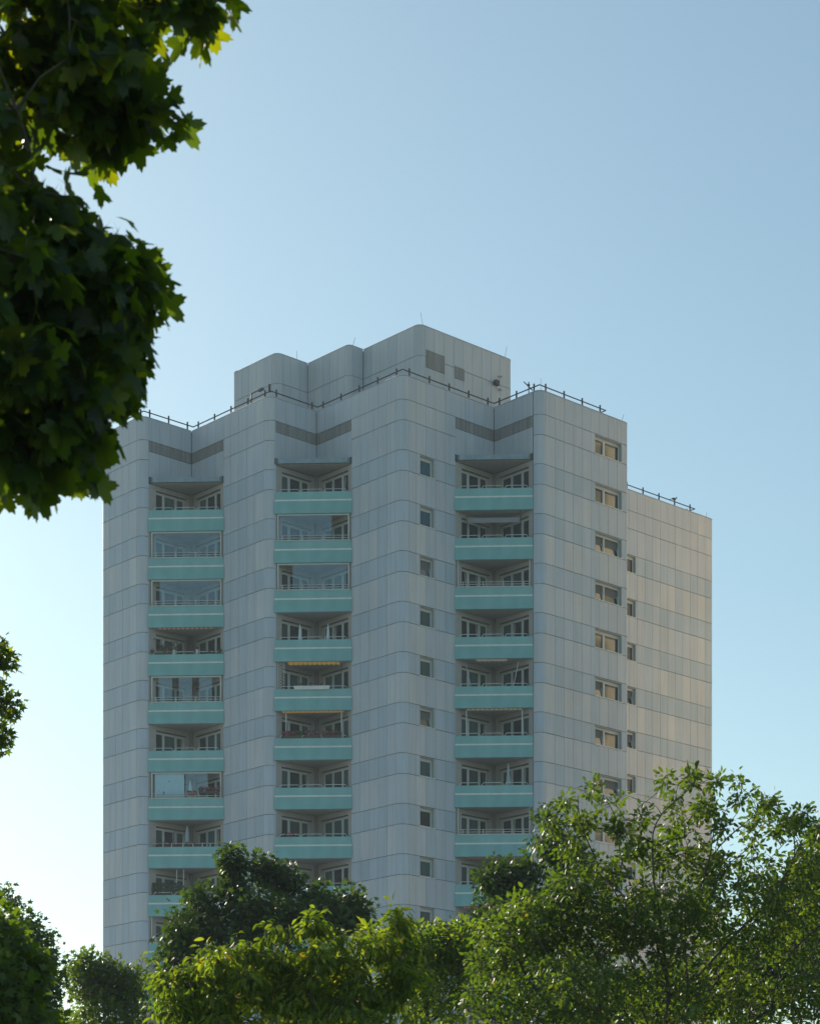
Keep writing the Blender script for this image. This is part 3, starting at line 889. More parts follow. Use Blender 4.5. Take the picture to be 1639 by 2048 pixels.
def flower_box(ni, k, x0, x1, box, petals, label, h=.22, dens=40, y=-.02, z=-1.29, gh=.25):
    e = empty('flower_box', on_balcony(ni, k, (x0 + x1) / 2, y, z), YAW, label=label, cat='flower box')
    w = (x1 - x0) / 2
    q = MB(); q.hexa([(-w * .96, -.07, 0), (w * .96, -.07, 0), (w * .96, .07, 0), (-w * .96, .07, 0)], [(-w, -.09, h), (w, -.09, h), (w, .09, h), (-w, .09, h)], box)
    link('trough', q.mesh('trough'), e)
    rr = random.Random(ni * 17 + k)
    q = MB()
    n = int(dens * w * 2)
    for i in range(n):
        c = Vector((rr.uniform(-w, w), rr.uniform(-.13, .12), h + rr.uniform(0, gh)))
        s = rr.uniform(.045, .085)
        q.hexa([(c.x - s, c.y, c.z), (c.x, c.y - s, c.z + s * .5), (c.x + s, c.y, c.z), (c.x, c.y + s, c.z - s * .3)], [(c.x - s, c.y, c.z + .01), (c.x, c.y - s, c.z + .01 + s * .5), (c.x + s, c.y, c.z + .01), (c.x, c.y + s, c.z + .01 - s * .3)], 'pot_leaf')
    link('foliage', q.mesh('foliage'), e, kind='stuff')
    if petals:
        q = MB()
        for i in range(int(n * .35)):
            q.ball((rr.uniform(-w, w), rr.uniform(-.13, .05), h + rr.uniform(gh * .3, gh * 1.1)), rr.uniform(.035, .06), petals, 5, 3)
        link('flowers', q.mesh('flowers'), e, kind='stuff')
    return e
flower_box(1, 4, -1.1, .95, 'planter_white', None, 'long white planter box hung on the parapet under the orange awning', .2, 8, -.14, -1.35, .12)
flower_box(1, 5, -1.75, -.65, 'planter_dark', 'petal_red', 'dark box of red geraniums under the yellow awning, left of the three', .16, 60)
flower_box(1, 5, -.5, .38, 'planter_dark', 'petal_pink', 'dark flower box under the yellow awning, middle one of the three', .16, 60)
flower_box(1, 5, .55, 1.6, 'planter_dark', 'petal_red', 'dark box of red geraniums under the yellow awning, right of the three', .16, 60)
flower_box(0, 6, .1, .6, 'terracotta', None, 'small brown flower box at the foot of the cream parasol', .14, 20, -.16, -1.06, .06)
flower_box(0, 6, .75, 1.95, 'planter_dark', 'petal_pink', 'box of pink geraniums hanging on the rail beside the pale blue screen', .12, 60, -.14, -1.03)
flower_box(0, 7, -1.7, -.3, 'planter_dark', 'petal_red', 'dim flower box behind the white rail, left part of the balcony', .12, 50, .12, -1.31, .16)
flower_box(0, 7, -.1, .9, 'planter_dark', 'petal_pink', 'flower box with bright pink blooms behind the white rail', .12, 60, .12, -1.31, .16)
flower_box(1, 7, -1.9, -1.0, 'planter_dark', 'petal_red', 'small planter at the left end of the lowest fully seen middle balcony', .10, 30, .12, -1.31, .15)
flower_box(0, 3, -1.9, -.8, 'planter_dark', 'petal_red', 'dark plant trough on the palm balcony, left of the white pots', .14, 30, .1, -1.31, .12)
flower_box(0, 3, .9, 1.7, 'planter_dark', None, 'dark green plant trough on the palm balcony, right of the white pots', .14, 40, .1, -1.31, .12)
flower_box(0, 8, -2.0, -.35, 'planter_dark', None, 'bushy dark plant trough on the left balcony with white poles', .14, 170, .12, -1.31, .6)
flower_box(0, 8, .1, 1.6, 'planter_dark', None, 'low dark plant trough right of the white poles', .14, 110, .12, -1.31, .35)
for (x, lab) in ((-.72, 'slim white pot on the palm balcony parapet, left of the pair'), (.62, 'slim white pot on the palm balcony parapet, right of the pair')):
    e = empty('plant_pot', on_balcony(0, 3, x, 0, -1.29), YAW, label=lab, cat='pot')
    link('pot', MB().tube((0, 0, 0), (0, 0, .28), .055, 'white_frame', 8, .08).mesh('pot'), e)
    q = MB()
    for i in range(14):
        a = random.uniform(0, 6.28); q.tube((0, 0, .26), (.12 * math.cos(a), .12 * math.sin(a), .26 + random.uniform(.1, .25)), .02, 'pot_leaf', 3, .004)
    link('foliage', q.mesh('foliage'), e)
for (x, lab) in ((-1.98, 'round dark hanging plant ball at the left end of the palm balcony'), (1.98, 'round dark hanging plant ball at the right end of the palm balcony')):
    e = empty('hanging_plant', on_balcony(0, 3, x, -.05, -1.29), YAW, label=lab, cat='plant')
    q = MB()
    for i in range(60):
        d = Vector((random.gauss(0, 1), random.gauss(0, 1), random.gauss(0, 1))).normalized() * random.uniform(.06, .15)
        q.tube((d.x * .4, d.y * .4, .2 + d.z * .4), (d.x, d.y, .2 + d.z), .03, 'pot_leaf', 3, .01)
    link('foliage', q.mesh('foliage'), e, kind='stuff')
    link('bracket', MB().tube((0, .1, 0), (0, 0, .18), .012, 'dark_metal', 4).mesh('bracket'), e)
e = empty('palm_plant', on_balcony(0, 3, -1.15, .4, -2.34), YAW, label='feathery potted palm on the left column balcony with white pots', cat='plant')
link('pot', MB().tube((0, 0, 0), (0, 0, .4), .15, 'terracotta', 10, .2).mesh('pot'), e)
q = MB()
for i in range(40):
    a = random.uniform(0, 6.28); ln = random.uniform(.5, .95); up = random.uniform(1.2, 2.3)
    p0 = Vector((0, 0, .4)); prev = p0
    for j in range(1, 6):
        t = j / 5; p_ = Vector((math.cos(a) * ln * t * t, math.sin(a) * ln * .7 * t * t, .4 + up * (t - .28 * t * t)))
        q.tube(prev, p_, .012, 'pot_leaf', 3)
        for s in (-1, 1):
            sd2 = Vector((-math.sin(a) * s, math.cos(a) * s, -.5)) * .14
            q.tube(p_, p_ + sd2, .034, 'pot_leaf', 3, .004)
        prev = p_
link('fronds', q.mesh('fronds'), e, kind='stuff')
# one pigeon on the far railing, one on the rail of the right roof
def bird(u, v, z, label, yaw):
    P = TM @ Vector((u, v, z))
    e = empty('bird', P, yaw, label=label, cat='bird')
    q = MB(); q.ball((0, 0, .13), .10, 'feather', 8, 6, (1.7, .8, .8)); q.ball((.17, 0, .22), .05, 'feather', 8, 5)
    q.hexa([(-.12, -.03, .12), (-.12, .03, .12), (-.12, .03, .16), (-.12, -.03, .16)], [(-.36, -.05, .04), (-.36, .05, .04), (-.36, .05, .055), (-.36, -.05, .055)], 'feather')
    q.tube((.21, 0, .22), (.26, 0, .21), .012, 'dark_metal', 4, .003)
    q.tube((.02, .03, .07), (.02, .03, 0), .01, 'dark_metal', 4); q.tube((.02, -.03, .07), (.02, -.03, 0), .01, 'dark_metal', 4)
    link('body', q.mesh('body', True), e)
bird(27.8, 4.15, zn(ROOF_N) + .58, 'small dark bird perched on the right roof railing', R(20))

# ------------------------------------------------------------------ second tower standing to the right, outside the picture, reflected in the windows
nbp = TM @ Vector((28, -24, 0))
nb = empty('neighbouring_tower', nbp, TH, label='sunlit beige tower block standing to the right of the mint balcony tower', cat='tower block')
q = MB(); q.box((0, -16, 0), (38, 0, 72), 'sunlit_render'); q.box((-.2, -16.2, 72), (38.2, .2, 72.6), 'coping')
link('wall', q.mesh('wall'), nb)
wm = MB(); wm.box((-.7, 0, 0), (.7, .03, 1.4), 'pane_dark'); wm.box((-.8, 0, -.08), (.8, .09, 0), 'ledge_white'); wme = wm.mesh('window')
for k in range(22):
    for j in range(8): link('window', wme, nb, (2.5 + j * 4.4, 0.0, 3 + k * 2.8))

# ------------------------------------------------------------------ trees
def at(px, py, Y): return np.array([(px - CX) * Y / FPX, Y, CAMZ + (YH - py) * Y / FPX])

def maple_leaf():
    lobes = []
    tips = [(-115, .62), (-62, .86), (0, 1.0), (62, .86), (115, .62)]
    pts = [(-.02, -.02)]
    def pol(a, r): return (math.sin(R(a)) * r, math.cos(R(a)) * r + .25)
    seq = []
    for i, (a, r) in enumerate(tips):
        seq += [(a - 21, r * .66), (a - 14, r * .84), (a - 8, r * .80), (a, r), (a + 8, r * .80), (a + 14, r * .84), (a + 21, r * .66)]
        if i < 4: seq.append(((a + tips[i + 1][0]) / 2, .50))
    seq = [(-150, .33)] + seq + [(150, .33)]
    out = [pol(a, r * .62) for a, r in seq]
    v = [(0, .25 * 1.0, 0)] + [(x, y, -.16 * (abs(x) ** 1.3) - .14 * max(0, y - .3) ** 2 + .05 * math.cos(7 * x)) for x, y in out]
    v.append((0, 0.05, 0.0))
    n = len(out)
    f = [(0, i + 1, i) for i in range(1, n)] + [(0, n + 1, n), (0, 1, n + 1)]
    # petiole
    k0 = len(v); v += [(-.008, .07, 0), (.008, .07, 0), (0, -.42, .10)]; f.append((k0, k0 + 1, k0 + 2))
    v = np.array(v); v[:, 1] += .0
    return v, f
def oval_leaf(w=.30, fold=.10, droop=.12):
    ys = [0, .22, .5, .78, 1.0]; ws = [0, .72, 1.0, .66, 0]
    v = []; 
    for y, ww in zip(ys, ws): v.append((0, y, -droop * y * y))
    for y, ww in list(zip(ys, ws))[1:4]: v.append((-w * ww, y, fold * ww - droop * y * y)); v.append((w * ww, y, fold * ww - droop * y * y))
    f = [(0, 1, 5), (0, 6, 1), (1, 2, 7, 5), (1, 6, 8, 2), (2, 3, 9, 7), (2, 8, 10, 3), (3, 4, 9), (3, 10, 4)]
    return np.array(v, float), f
def small_maple():
    pts = []
    for a, r in [(-150, .25), (-105, .62), (-80, .40), (-55, .88), (-26, .45), (0, 1.0), (26, .45), (55, .88), (80, .40), (105, .62), (150, .25)]:
        x = math.sin(R(a)) * r * .6; y = math.cos(R(a)) * r * .6 + .3
        pts.append((x, y, -.2 * abs(x) - .08 * y * y))
    v = [(0, .3, 0)] + pts
    n = len(pts); f = [(0, i + 1, i) for i in range(1, n)] + [(0, 1, n)]
    return np.array(v, float), f
MAPLE, OVAL, LANCE, SMAPLE = maple_leaf(), oval_leaf(.25, .08, .10), oval_leaf(.20, .12, .40), small_maple()

def frames(d, n):
    d = d / np.linalg.norm(d, axis=1)[:, None]
    n = n - (n * d).sum(1)[:, None] * d
    n = n / np.maximum(np.linalg.norm(n, axis=1), 1e-6)[:, None]
    x = np.cross(d, n)
    return np.stack([x, d, n], axis=2)     # columns

def leaves_mesh(name, proto, P, Fm, S, tone, mat):
    v, f = proto
    nv = len(v); n = len(P)
    V = np.einsum('nij,vj->nvi', Fm, v) * S[:, None, None] + P[:, None, :]
    me = bpy.data.meshes.new(name)
    ls = [len(q) for q in f]; nl = sum(ls)
    flat = np.array([i for q in f for i in q])
    idx = (flat[None, :] + (np.arange(n) * nv)[:, None]).ravel()
    me.vertices.add(n * nv); me.vertices.foreach_set('co', V.ravel().astype(np.float32))
    me.loops.add(n * nl); me.loops.foreach_set('vertex_index', idx.astype(np.int32))
    starts0 = np.concatenate([[0], np.cumsum(ls)[:-1]])
    starts = (starts0[None, :] + (np.arange(n) * nl)[:, None]).ravel()
    me.polygons.add(n * len(f)); me.polygons.foreach_set('loop_start', starts.astype(np.int32))
    me.materials.append(MATS[mat])
    at_ = me.attributes.new('tone', 'FLOAT', 'POINT')
    at_.data.foreach_set('value', np.repeat(tone, nv).astype(np.float32))
    me.update(calc_edges=True)
    me.validate()
    return me

def colonize(path, A, step, infl, kill, rng, maxit=160):
    """space colonisation: path = starting trunk nodes, A = attractor points"""
    P = [np.array(p_, float) for p_ in path]; par = [-1] + list(range(len(path) - 1))
    alive = np.ones(len(A), bool)
    nd = np.full(len(A), 1e9); ni_ = np.zeros(len(A), int)
    for i, p_ in enumerate(P):
        d = np.linalg.norm(A - p_, axis=1); m_ = d < nd; nd[m_] = d[m_]; ni_[m_] = i
    for it in range(maxit):
        act = alive & (nd < infl)
        if not act.any():
            if alive.any() and it < maxit - 1:
                j = np.where(alive)[0][np.argmin(nd[alive])]; act = np.zeros(len(A), bool); act[j] = True
            else: break
        idx = ni_[act]; dirs = A[act] - np.array(P)[idx]
        dirs /= np.maximum(np.linalg.norm(dirs, axis=1), 1e-6)[:, None]
        new = []
        for i in np.unique(idx):
            d = dirs[idx == i].sum(0) + rng.normal(0, .15, 3)
            if par[i] >= 0:
                t = P[i] - P[par[i]]; d = d / (np.linalg.norm(d) + 1e-9) + .35 * t / (np.linalg.norm(t) + 1e-9)
            d /= np.linalg.norm(d) + 1e-9
            new.append((i, P[i] + d * step))
        for i, p_ in new:
            P.append(p_); par.append(i); k_ = len(P) - 1
            d = np.linalg.norm(A - p_, axis=1); m_ = d < nd; nd[m_] = d[m_]; ni_[m_] = k_
        alive &= nd > kill
        if len(P) > 9000: break
    return np.array(P), np.array(par)

def branch_mesh(name, P, par, rad, mat, sides=5, sel=None):
    vs = []; fs = []
    ang = np.linspace(0, 2 * np.pi, sides, endpoint=False)
    ca, sa = np.cos(ang), np.sin(ang)
    for i in (range(1, len(P)) if sel is None else sel):
        j = par[i]
        if j < 0: continue
        a, b_ = P[j], P[i]; d = b_ - a; L = np.linalg.norm(d)
        if L < 1e-6: continue
        d = d / L; u = np.cross(d, [0.3, 0.2, 1.0]); u /= np.linalg.norm(u) + 1e-9; w = np.cross(d, u)
        ra = min(rad[j], rad[i] * 1.6); rb = rad[i]; k0 = len(vs)
        ring = ca[:, None] * u + sa[:, None] * w
        vs += list(a + ring * ra) + list(b_ + ring * rb)
        for q in range(sides): fs.append((k0 + q, k0 + (q + 1) % sides, k0 + sides + (q + 1) % sides, k0 + sides + q))
    me = bpy.data.meshes.new(name); me.from_pydata([tuple(x) for x in vs], [], fs)
    me.materials.append(MATS[mat]); me.polygons.foreach_set('use_smooth', [True] * len(fs)); me.update()
    return me

def tree(name, label, cat, clumps, root, n_attr, step, leaf, leafmat_, size, per, spread, droop=.3, up=.6, tip=.010, seed=1,
         singles=0, mat='bark', path=None, infl=None, group=None, tonebias=0.0, expo=2.3):
    """clumps: (px, py, rx px, ry px, distance, depth radius m, weight)"""
    rng = np.random.default_rng(seed)
    wts = np.array([c[6] for c in clumps], float); wts /= wts.sum()
    cnt = rng.multinomial(n_attr, wts)
    A = []
    for c, n in zip(clumps, cnt):
        cen = at(c[0], c[1], c[4]); r_ = np.array([c[2] * c[4] / FPX, c[5], c[3] * c[4] / FPX])
        g = rng.normal(size=(n, 3)); g /= np.linalg.norm(g, axis=1)[:, None]
        A.append(cen + g * r_ * (rng.uniform(0.08, 1, n) ** (1 / 2.4))[:, None])
    A = np.concatenate(A)
    rp = np.array([root[0], root[1], 0.0])
    cen = A.mean(0)
    if path is None:
        low = A[:, 2].min(); top = np.array([rp[0] * .6 + cen[0] * .4, rp[1] * .6 + cen[1] * .4, max(low - step * 2, .6)])
        n = max(2, int(np.linalg.norm(top - rp) / step)); pth = [rp + (top - rp) * (i / n) + rng.normal(0, .02, 3) * (i > 0) for i in range(n + 1)]
    else:
        pth = []; pp = [np.array(x, float) for x in path]
        for a, b_ in zip(pp[:-1], pp[1:]):
            n = max(1, int(np.linalg.norm(b_ - a) / step)); pth += [a + (b_ - a) * i / n for i in range(n)]
        pth.append(pp[-1])
    P, par = colonize(pth, A, step, infl or step * 9, step * 1.6, rng)
    n = len(P)
    child = np.zeros(n, int); w = np.zeros(n)
    for i in range(1, n): child[par[i]] += 1
    acc = np.zeros(n)
    height = np.zeros(n, int)
    for i in range(n - 1, 0, -1):
        if child[i] == 0: acc[i] = tip ** expo
        acc[par[i]] += acc[i]
        height[par[i]] = max(height[par[i]], height[i] + 1)
    rad = np.maximum(acc, tip ** expo) ** (1 / expo)
    t = empty(name, tuple(rp), 0, label=label, cat=cat, group=group)
    off = -rp
    npth = len(pth)
    link('trunk', branch_mesh('trunk', P + off, par, rad, mat, 6), t)
    # every attractor carries a leafy twig that springs from the nearest branch node
    kd = KDTree(n)
    for i in range(n): kd.insert(P[i], i)
    kd.balance()
    near_i = np.array([kd.find(a)[1] for a in A])
    base = P[near_i]; tw = A - base; tl = np.linalg.norm(tw, axis=1)
    ok = tl < step * 6
    A, base, tw, tl, near_i = A[ok], base[ok], tw[ok], tl[ok], near_i[ok]
    tP = np.concatenate([base, A]); tpar = np.concatenate([np.full(len(A), -1), np.arange(len(A))])
    trad = np.concatenate([np.full(len(A), tip), np.full(len(A), tip * .6)])
    link('twigs', branch_mesh('twigs', tP + off, tpar, trad, 'twig_bark', 3), t, kind='stuff')
    pk = np.repeat(np.arange(len(A)), per); m_ = len(pk)
    d0 = tw[pk] / (tl[pk][:, None] + 1e-6)
    out = rng.normal(size=(m_, 3)); out /= np.linalg.norm(out, axis=1)[:, None]
    r_ = rng.uniform(0, 1, m_) ** .7
    pos = A[pk] - tw[pk] * (rng.uniform(0, .8, m_) * rng.integers(0, 2, m_))[:, None] + out * (spread * r_)[:, None]
    dd = out * .9 + d0 * .5 + np.array([0, 0, -droop]) + rng.normal(0, .25, (m_, 3))
    nn = np.array([0, 0, up]) + rng.normal(0, .55, (m_, 3)) + np.array([0, -.15, 0])
    Fm = frames(dd, nn)
    S = size * rng.uniform(.65, 1.2, m_)
    # clumps of lighter and darker growth
    ph_ = rng.uniform(0, 6, 3)
    tn = np.clip(rng.beta(2.2, 2.6, m_) * .9 + .12 * np.sin(pos[:, 0] * 2.1 / (size * 8) + ph_[0]) * np.sin(pos[:, 2] * 2.3 / (size * 8) + ph_[1]) + tonebias, 0, 1)
    if leaf is not MAPLE: tn[rng.uniform(size=m_) < .004] = 1.0
    else: tn = np.minimum(tn, .88)
    if singles:
        px_ = CX + FPX * pos[:, 0] / pos[:, 1]; py_ = YH - FPX * (pos[:, 2] - CAMZ) / pos[:, 1]
        inn = (px_ > 5) & (px_ < 1634) & (py_ > 5) & (py_ < 2043)
        score = np.where(inn, S / pos[:, 1], -1)
        # prefer leaves at the near side
        near = pos[:, 1] - np.median(pos[:, 1])
        score = np.where(inn, S * (1 - .25 * near / (abs(near).max() + 1e-6)), -1)
        sel = np.argsort(-score)[:singles]
        protos = []
        for q in range(10):
            I = np.eye(3)[None]
            protos.append(leaves_mesh('leaf', leaf, np.zeros((1, 3)), I, np.ones(1), np.array([q / 9.0]), leafmat_))
        for i in sel:
            o = bpy.data.objects.new('leaf', protos[int(round(tn[i] * 9))]); COL.objects.link(o); o.parent = t
            M = Matrix([[*(Fm[i][r__] * S[i]), pos[i][r__] + off[r__]] for r__ in range(3)] + [[0, 0, 0, 1]])
            o.matrix_local = M
        keep = np.ones(m_, bool); keep[sel] = False
    else: keep = np.ones(m_, bool)
    lm = leaves_mesh('leaves', leaf, pos[keep] + off, Fm[keep], S[keep], tn[keep], leafmat_)
    link('leaves', lm, t, kind='stuff')
    print('TREE', name, 'nodes', n, 'leaves', m_, 'tris~', m_ * len(leaf[1]))
    return t

# big maple overhanging from the left, close to the camera
D = 6.6
mc = [(90, 30, 120, 90, D, .4, 2), (215, 90, 70, 90, D, .25, 1.7), (262, 160, 30, 60, D, .3, 1), (180, 205, 85, 25, D, .35, 1.3), (30, 160, 60, 80, D + .1, .4, 1.6),
      (405, -18, 50, 14, D, .2, .6), (320, -40, 90, 40, D, .3, .9), (5, 380, 22, 80, D + .2, .4, .7), (25, 290, 40, 40, D + .1, .4, .8),
      (60, 580, 75, 75, D, .6, 2.2), (165, 520, 75, 25, D, .4, 1.1), (262, 560, 30, 20, D, .25, .5), (130, 670, 125, 80, D, .6, 3), (245, 660, 45, 70, D, .35, 1.3),
      (90, 780, 110, 70, D, .6, 2.6), (190, 765, 40, 40, D, .3, .8), (50, 870, 80, 50, D, .5, 1.4), (130, 890, 45, 35, D, .35, .8), (282, 620, 14, 22, D, .15, .25), (288, 585, 18, 8, D, .1, .12), (225, 482, 16, 12, D, .1, .16), (278, 725, 16, 18, D, .15, .25), (205, 825, 14, 26, D, .15, .2), (60, 945, 22, 18, D, .15, .3), (165, 935, 18, 24, D, .15, .25), (320, 225, 12, 20, D, .1, .16), (130, 245, 20, 20, D, .15, .25), (250, 240, 16, 12, D, .1, .15),
      (-210, 250, 170, 380, D - .5, .55, 4), (-230, 750, 190, 280, D + .3, .9, 4), (-300, 700, 220, 300, D + 1.9, .8, 3), (20, 690, 90, 130, D + 1.2, .5, 2.5)]
mc = [((c[0] - 20, c[1] - 18) if c[1] > 450 and c[0] > 0 else (c[0] - 12, c[1] - 4) if c[0] > 200 else (c[0], c[1])) + tuple(c[2:]) for c in mc]
tree('maple_tree', 'large dark maple overhanging the upper left corner with big lobed leaves close to the camera', 'tree', mc, (-4.2, 9.5), 620, .11, MAPLE, 'leaf_maple', .112, 7, .085,
     droop=1.0, up=.55, tip=.0035, seed=3, singles=300, path=[(-4.2, 9.5, 0), (-4.0, 9.3, 2.2), (-3.2, 8.6, 3.4), (-2.2, 7.8, 4.2), (-1.5, 7.2, 4.5)], infl=1.6)

# leafy twig end of another tree at the left edge
D = 21
tree('street_tree', 'small leafy branch end reaching in at the left edge beside the tower', 'tree',
     [(5, 1310, 28, 28, D, .2, 1), (10, 1400, 28, 40, D, .2, 1.2), (2, 1470, 22, 25, D, .2, .7), (-80, 1400, 70, 140, D, .6, 3), (-250, 1500, 150, 300, D, 1.2, 3)],
     (-6.6, 21), 260, .13, SMAPLE, 'leaf_maple', .10, 7, .11, tip=.005, seed=5, singles=60, path=[(-6.6, 21, 0), (-6.3, 21, 3), (-5.2, 21, 6.0)], infl=2)

# near round maple at the bottom left
D = 12.5
tree('maple_tree', 'bright green maple filling the bottom left corner', 'tree',
     [(10, 1970, 70, 65, D, .5, 3), (50, 2040, 60, 45, D, .4, 2.2), (0, 1885, 34, 44, D, .3, 1.3), (-2, 1825, 16, 30, D, .2, .4), (60, 1930, 20, 24, D, .2, .4), (-120, 2000, 120, 180, D + .2, .8, 3), (20, 2130, 130, 80, D, .8, 2)],
     (-2.9, 12.6), 420, .10, SMAPLE, 'leaf_fresh', .10, 9, .10, tip=.004, seed=6, singles=300, droop=.6)

D = 31
tree('birch_tree', 'slender dark tree behind the bottom left maple', 'tree',
     [(75, 1900, 42, 60, D, .5, 2), (95, 1960, 38, 70, D, .5, 2), (60, 1850, 14, 30, D, .2, .6), (60, 2040, 70, 60, D, .8, 2), (15, 1800, 20, 20, D, .3, .3)],
     (-5.3, 31), 260, .22, SMAPLE, 'leaf_dark', .105, 12, .20, tip=.007, seed=7, droop=.5, tonebias=.05)
D = 42
tree('lime_tree', 'hazy olive green tree in front of the tower foot, left of the centre maple', 'tree',
     [(170, 1960, 38, 45, D, .7, 2), (215, 1965, 32, 45, D, .7, 2), (265, 1970, 28, 40, D, .7, 1.6), (172, 1925, 14, 14, D, .3, .4), (216, 1932, 16, 14, D, .3, .4), (225, 2040, 90, 60, D, 1, 4), (290, 1930, 10, 20, D, .3, .2)],
     (-5.7, 42), 420, .26, SMAPLE, 'leaf_fresh', .13, 12, .24, tip=.008, seed=8, droop=.5)
D = 40
tree('maple_tree', 'dark green maple crown with two upright shoots before the lower balconies', 'tree',
     [(525, 1840, 72, 48, D, 1.2, 4.0), (395, 1855, 60, 50, D, 1.0, 2.8), (640, 1832, 80, 38, D, 1.0, 3.2), (462, 1728, 12, 34, D, .25, 1.3), (463, 1785, 18, 22, D, .3, .7), (528, 1742, 16, 26, D, .3, .9), (565, 1755, 22, 18, D, .3, .8), (397, 1795, 14, 22, D, .3, .6), (690, 1795, 22, 12, D, .3, .5), (625, 1785, 20, 12, D, .3, .5),
      (720, 1825, 24, 28, D, .4, .5), (520, 1940, 200, 70, D, 1.4, 5), (350, 1900, 26, 40, D, .5, .7)],
     (-2.5, 40), 900, .26, SMAPLE, 'leaf_dark', .15, 12, .26, tip=.008, seed=9, droop=.6)
D = 27
tree('hornbeam_tree', 'mixed green and reddish tree between the yellow-green tree and the big shrub', 'tree',
     [(830, 1905, 95, 45, D, .9, 3), (920, 1895, 50, 45, D, .8, 2), (760, 1900, 40, 35, D, .6, 1), (870, 1980, 120, 70, D, 1, 4), (865, 1868, 50, 14, D, .4, .5)],
     (.3, 27), 520, .18, OVAL, 'leaf_yellow', .085, 14, .17, tip=.006, seed=10, droop=.4, tonebias=-.12)
D = 15.5
tree('cherry_tree', 'yellow-green tree with drooping pointed leaves at the bottom centre', 'tree',
     [(350, 2000, 50, 34, D, .5, 1.3), (385, 1950, 26, 26, D, .2, .5), (440, 1935, 34, 26, D - .3, .25, .8), (420, 2010, 80, 34, D, .5, 1.8), (500, 1975, 36, 26, D - .2, .35, .9), (497, 1915, 22, 22, D, .15, .35),
      (560, 1935, 40, 26, D, .3, 1.0), (580, 1990, 80, 40, D, .5, 2.2), (633, 1915, 28, 30, D - .3, .25, .8), (690, 1945, 40, 30, D, .35, 1.1), (720, 1995, 80, 40, D, .5, 2.0), (755, 1900, 34, 20, D - .2, .25, .6),
      (800, 1960, 44, 30, D, .35, 1.0), (815, 1900, 22, 26, D, .2, .4), (325, 1955, 18, 26, D, .2, .4), (545, 1872, 14, 26, D, .1, .28), (632, 1848, 14, 34, D, .1, .36), (600, 1862, 8, 14, D, .08, .1),
      (795, 1845, 14, 32, D, .1, .34), (735, 1866, 22, 14, D, .15, .22), (495, 1888, 14, 12, D, .12, .14), (415, 1900, 12, 16, D, .12, .14), (685, 1880, 13, 20, D, .12, .2), (455, 1900, 9, 16, D, .1, .1), (600, 2060, 280, 50, D, .9, 4)],
     (-.8, 15.6), 1050, .11, LANCE, 'leaf_yellow', .066, 11, .085, tip=.0035, seed=11, singles=300, droop=.9, up=.8)
D = 34
tree('ivy_clad_tree', 'dark dense upright clumps of foliage behind the big right shrub', 'tree',
     [(985, 1760, 26, 34, D, .5, 1.3), (1035, 1745, 30, 30, D, .5, 1.2), (1105, 1690, 28, 34, D, .5, 1.2), (1150, 1720, 40, 36, D, .5, 1.3), (1000, 1830, 55, 50, D, .8, 2), (1080, 1800, 70, 60, D, .8, 2), (1050, 1930, 140, 80, D, 1, 4), (1095, 1640, 16, 26, D, .3, .5)],
     (1.9, 34), 560, .22, SMAPLE, 'leaf_dark', .11, 14, .2, tip=.008, seed=12, droop=.8)
D = 20
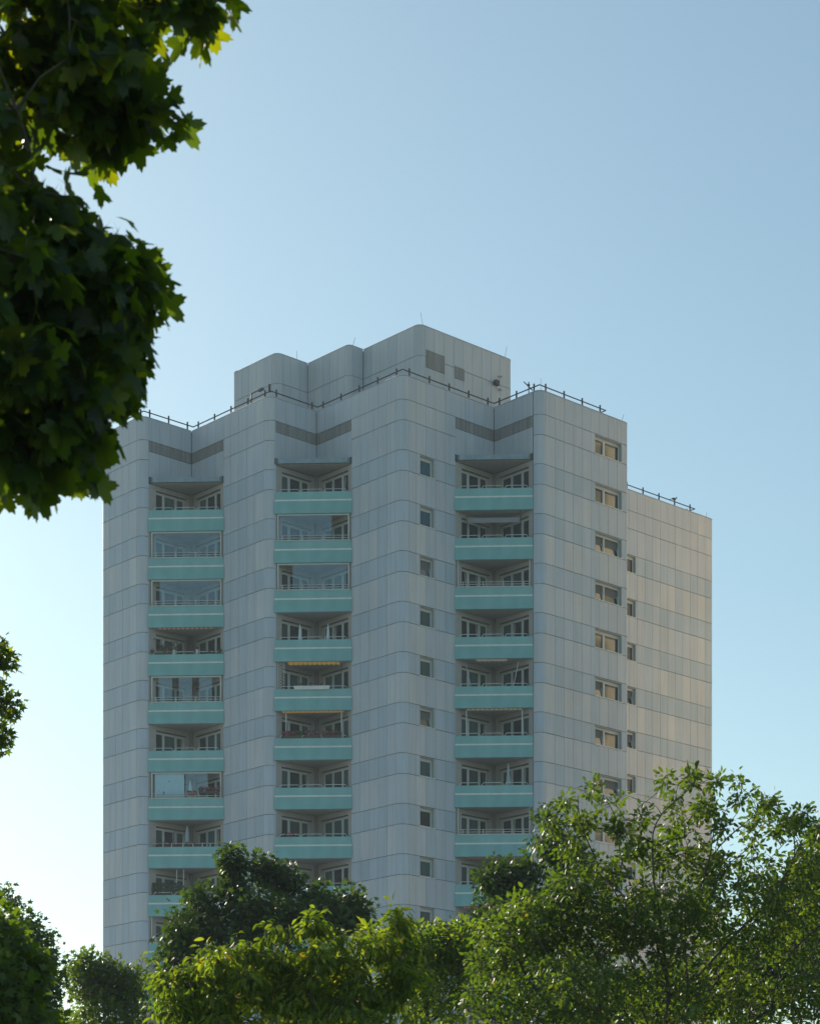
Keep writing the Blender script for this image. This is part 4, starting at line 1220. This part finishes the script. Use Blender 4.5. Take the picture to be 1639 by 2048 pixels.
rc = [(1128, 1605, 9, 20, .15), (1098, 1650, 16, 12, .2), (1185, 1580, 12, 12, .16), (1200, 1605, 10, 18, .14), (1240, 1598, 12, 20, .18), (1175, 1645, 22, 16, .26), (1235, 1655, 18, 22, .3), (1072, 1690, 14, 12, .22), (1140, 1700, 24, 14, .3), (1150, 1655, 8, 20, .1),
      (1328, 1568, 10, 22, .2), (1380, 1556, 18, 12, .24), (1345, 1610, 12, 26, .24), (1425, 1568, 14, 16, .24), (1405, 1610, 18, 30, .4), (1475, 1560, 10, 9, .12), (1360, 1655, 30, 26, .6), (1440, 1640, 24, 30, .55), (1470, 1600, 10, 24, .18), (1500, 1650, 12, 26, .2), (1535, 1612, 18, 20, .35), (1560, 1655, 22, 24, .45), (1595, 1640, 20, 20, .4), (1630, 1665, 20, 26, .4), (1500, 1600, 12, 16, .2), (1290, 1640, 12, 24, .2), (1262, 1690, 20, 20, .3),
      (1310, 1710, 40, 30, .8), (1215, 1740, 50, 30, .9), (1140, 1775, 50, 40, 1.3), (1400, 1735, 60, 50, 1.5), (1510, 1730, 40, 40, .8), (1600, 1745, 40, 50, .9),
      (1060, 1850, 70, 70, 3.4), (1000, 1900, 70, 70, 3.2), (1180, 1850, 90, 80, 4.6), (1320, 1840, 100, 80, 5), (1470, 1830, 110, 80, 5), (1600, 1860, 70, 90, 3.4),
      (1000, 2000, 90, 60, 2.8), (1150, 1990, 120, 80, 4), (1320, 1990, 120, 80, 4), (1490, 1990, 120, 80, 4), (1620, 2000, 60, 80, 2), (1290, 2110, 330, 60, 4), (1740, 1850, 90, 160, 3)]
tree('shadbush_tree', 'big airy green shrub-like tree filling the lower right with thin twigs against the sky', 'tree',
     [(c[0], c[1], c[2], c[3], D + (.4 * math.sin(i * 1.7)), .25 + c[2] * D / FPX * 1.3, c[4]) for i, c in enumerate(rc)],
     (2.2, 20.2), 3700, .095, OVAL, 'leaf_fresh', .061, 8, .078, tip=.0032, seed=13, singles=300, droop=.15, up=.5, tonebias=-.08)
D = 29
tree('oak_tree', 'dense dark tree at the right edge behind the airy shrub', 'tree',
     [(1600, 1820, 80, 90, D, 1, 3), (1560, 1930, 110, 80, D, 1.2, 3), (1640, 1730, 50, 50, D, .7, 1), (1440, 1960, 110, 80, D, 1, 3), (1300, 2000, 120, 70, D, 1, 3), (1180, 1990, 100, 70, D, 1, 2.4)],
     (4.6, 29), 900, .22, OVAL, 'leaf_dark', .11, 12, .2, tip=.008, seed=14, droop=.3)

# ------------------------------------------------------------------ air: thin summer haze round the whole scene
m = bpy.data.materials.new('haze'); m.use_nodes = True
nt = m.node_tree; nt.nodes.clear()
vo = nt.nodes.new('ShaderNodeVolumePrincipled'); vo.inputs['Color'].default_value = (0.75, 0.90, 1.0, 1)
vo.inputs['Density'].default_value = 0.00045; vo.inputs['Anisotropy'].default_value = 0.05
ou = nt.nodes.new('ShaderNodeOutputMaterial'); nt.links.new(vo.outputs[0], ou.inputs['Volume'])
MATS['haze'] = m
b = MB(); b.box((-3200, -400, -1.5), (3200, 4200, 75.0), 'haze')
link('haze', b.mesh('haze'), kind='stuff')
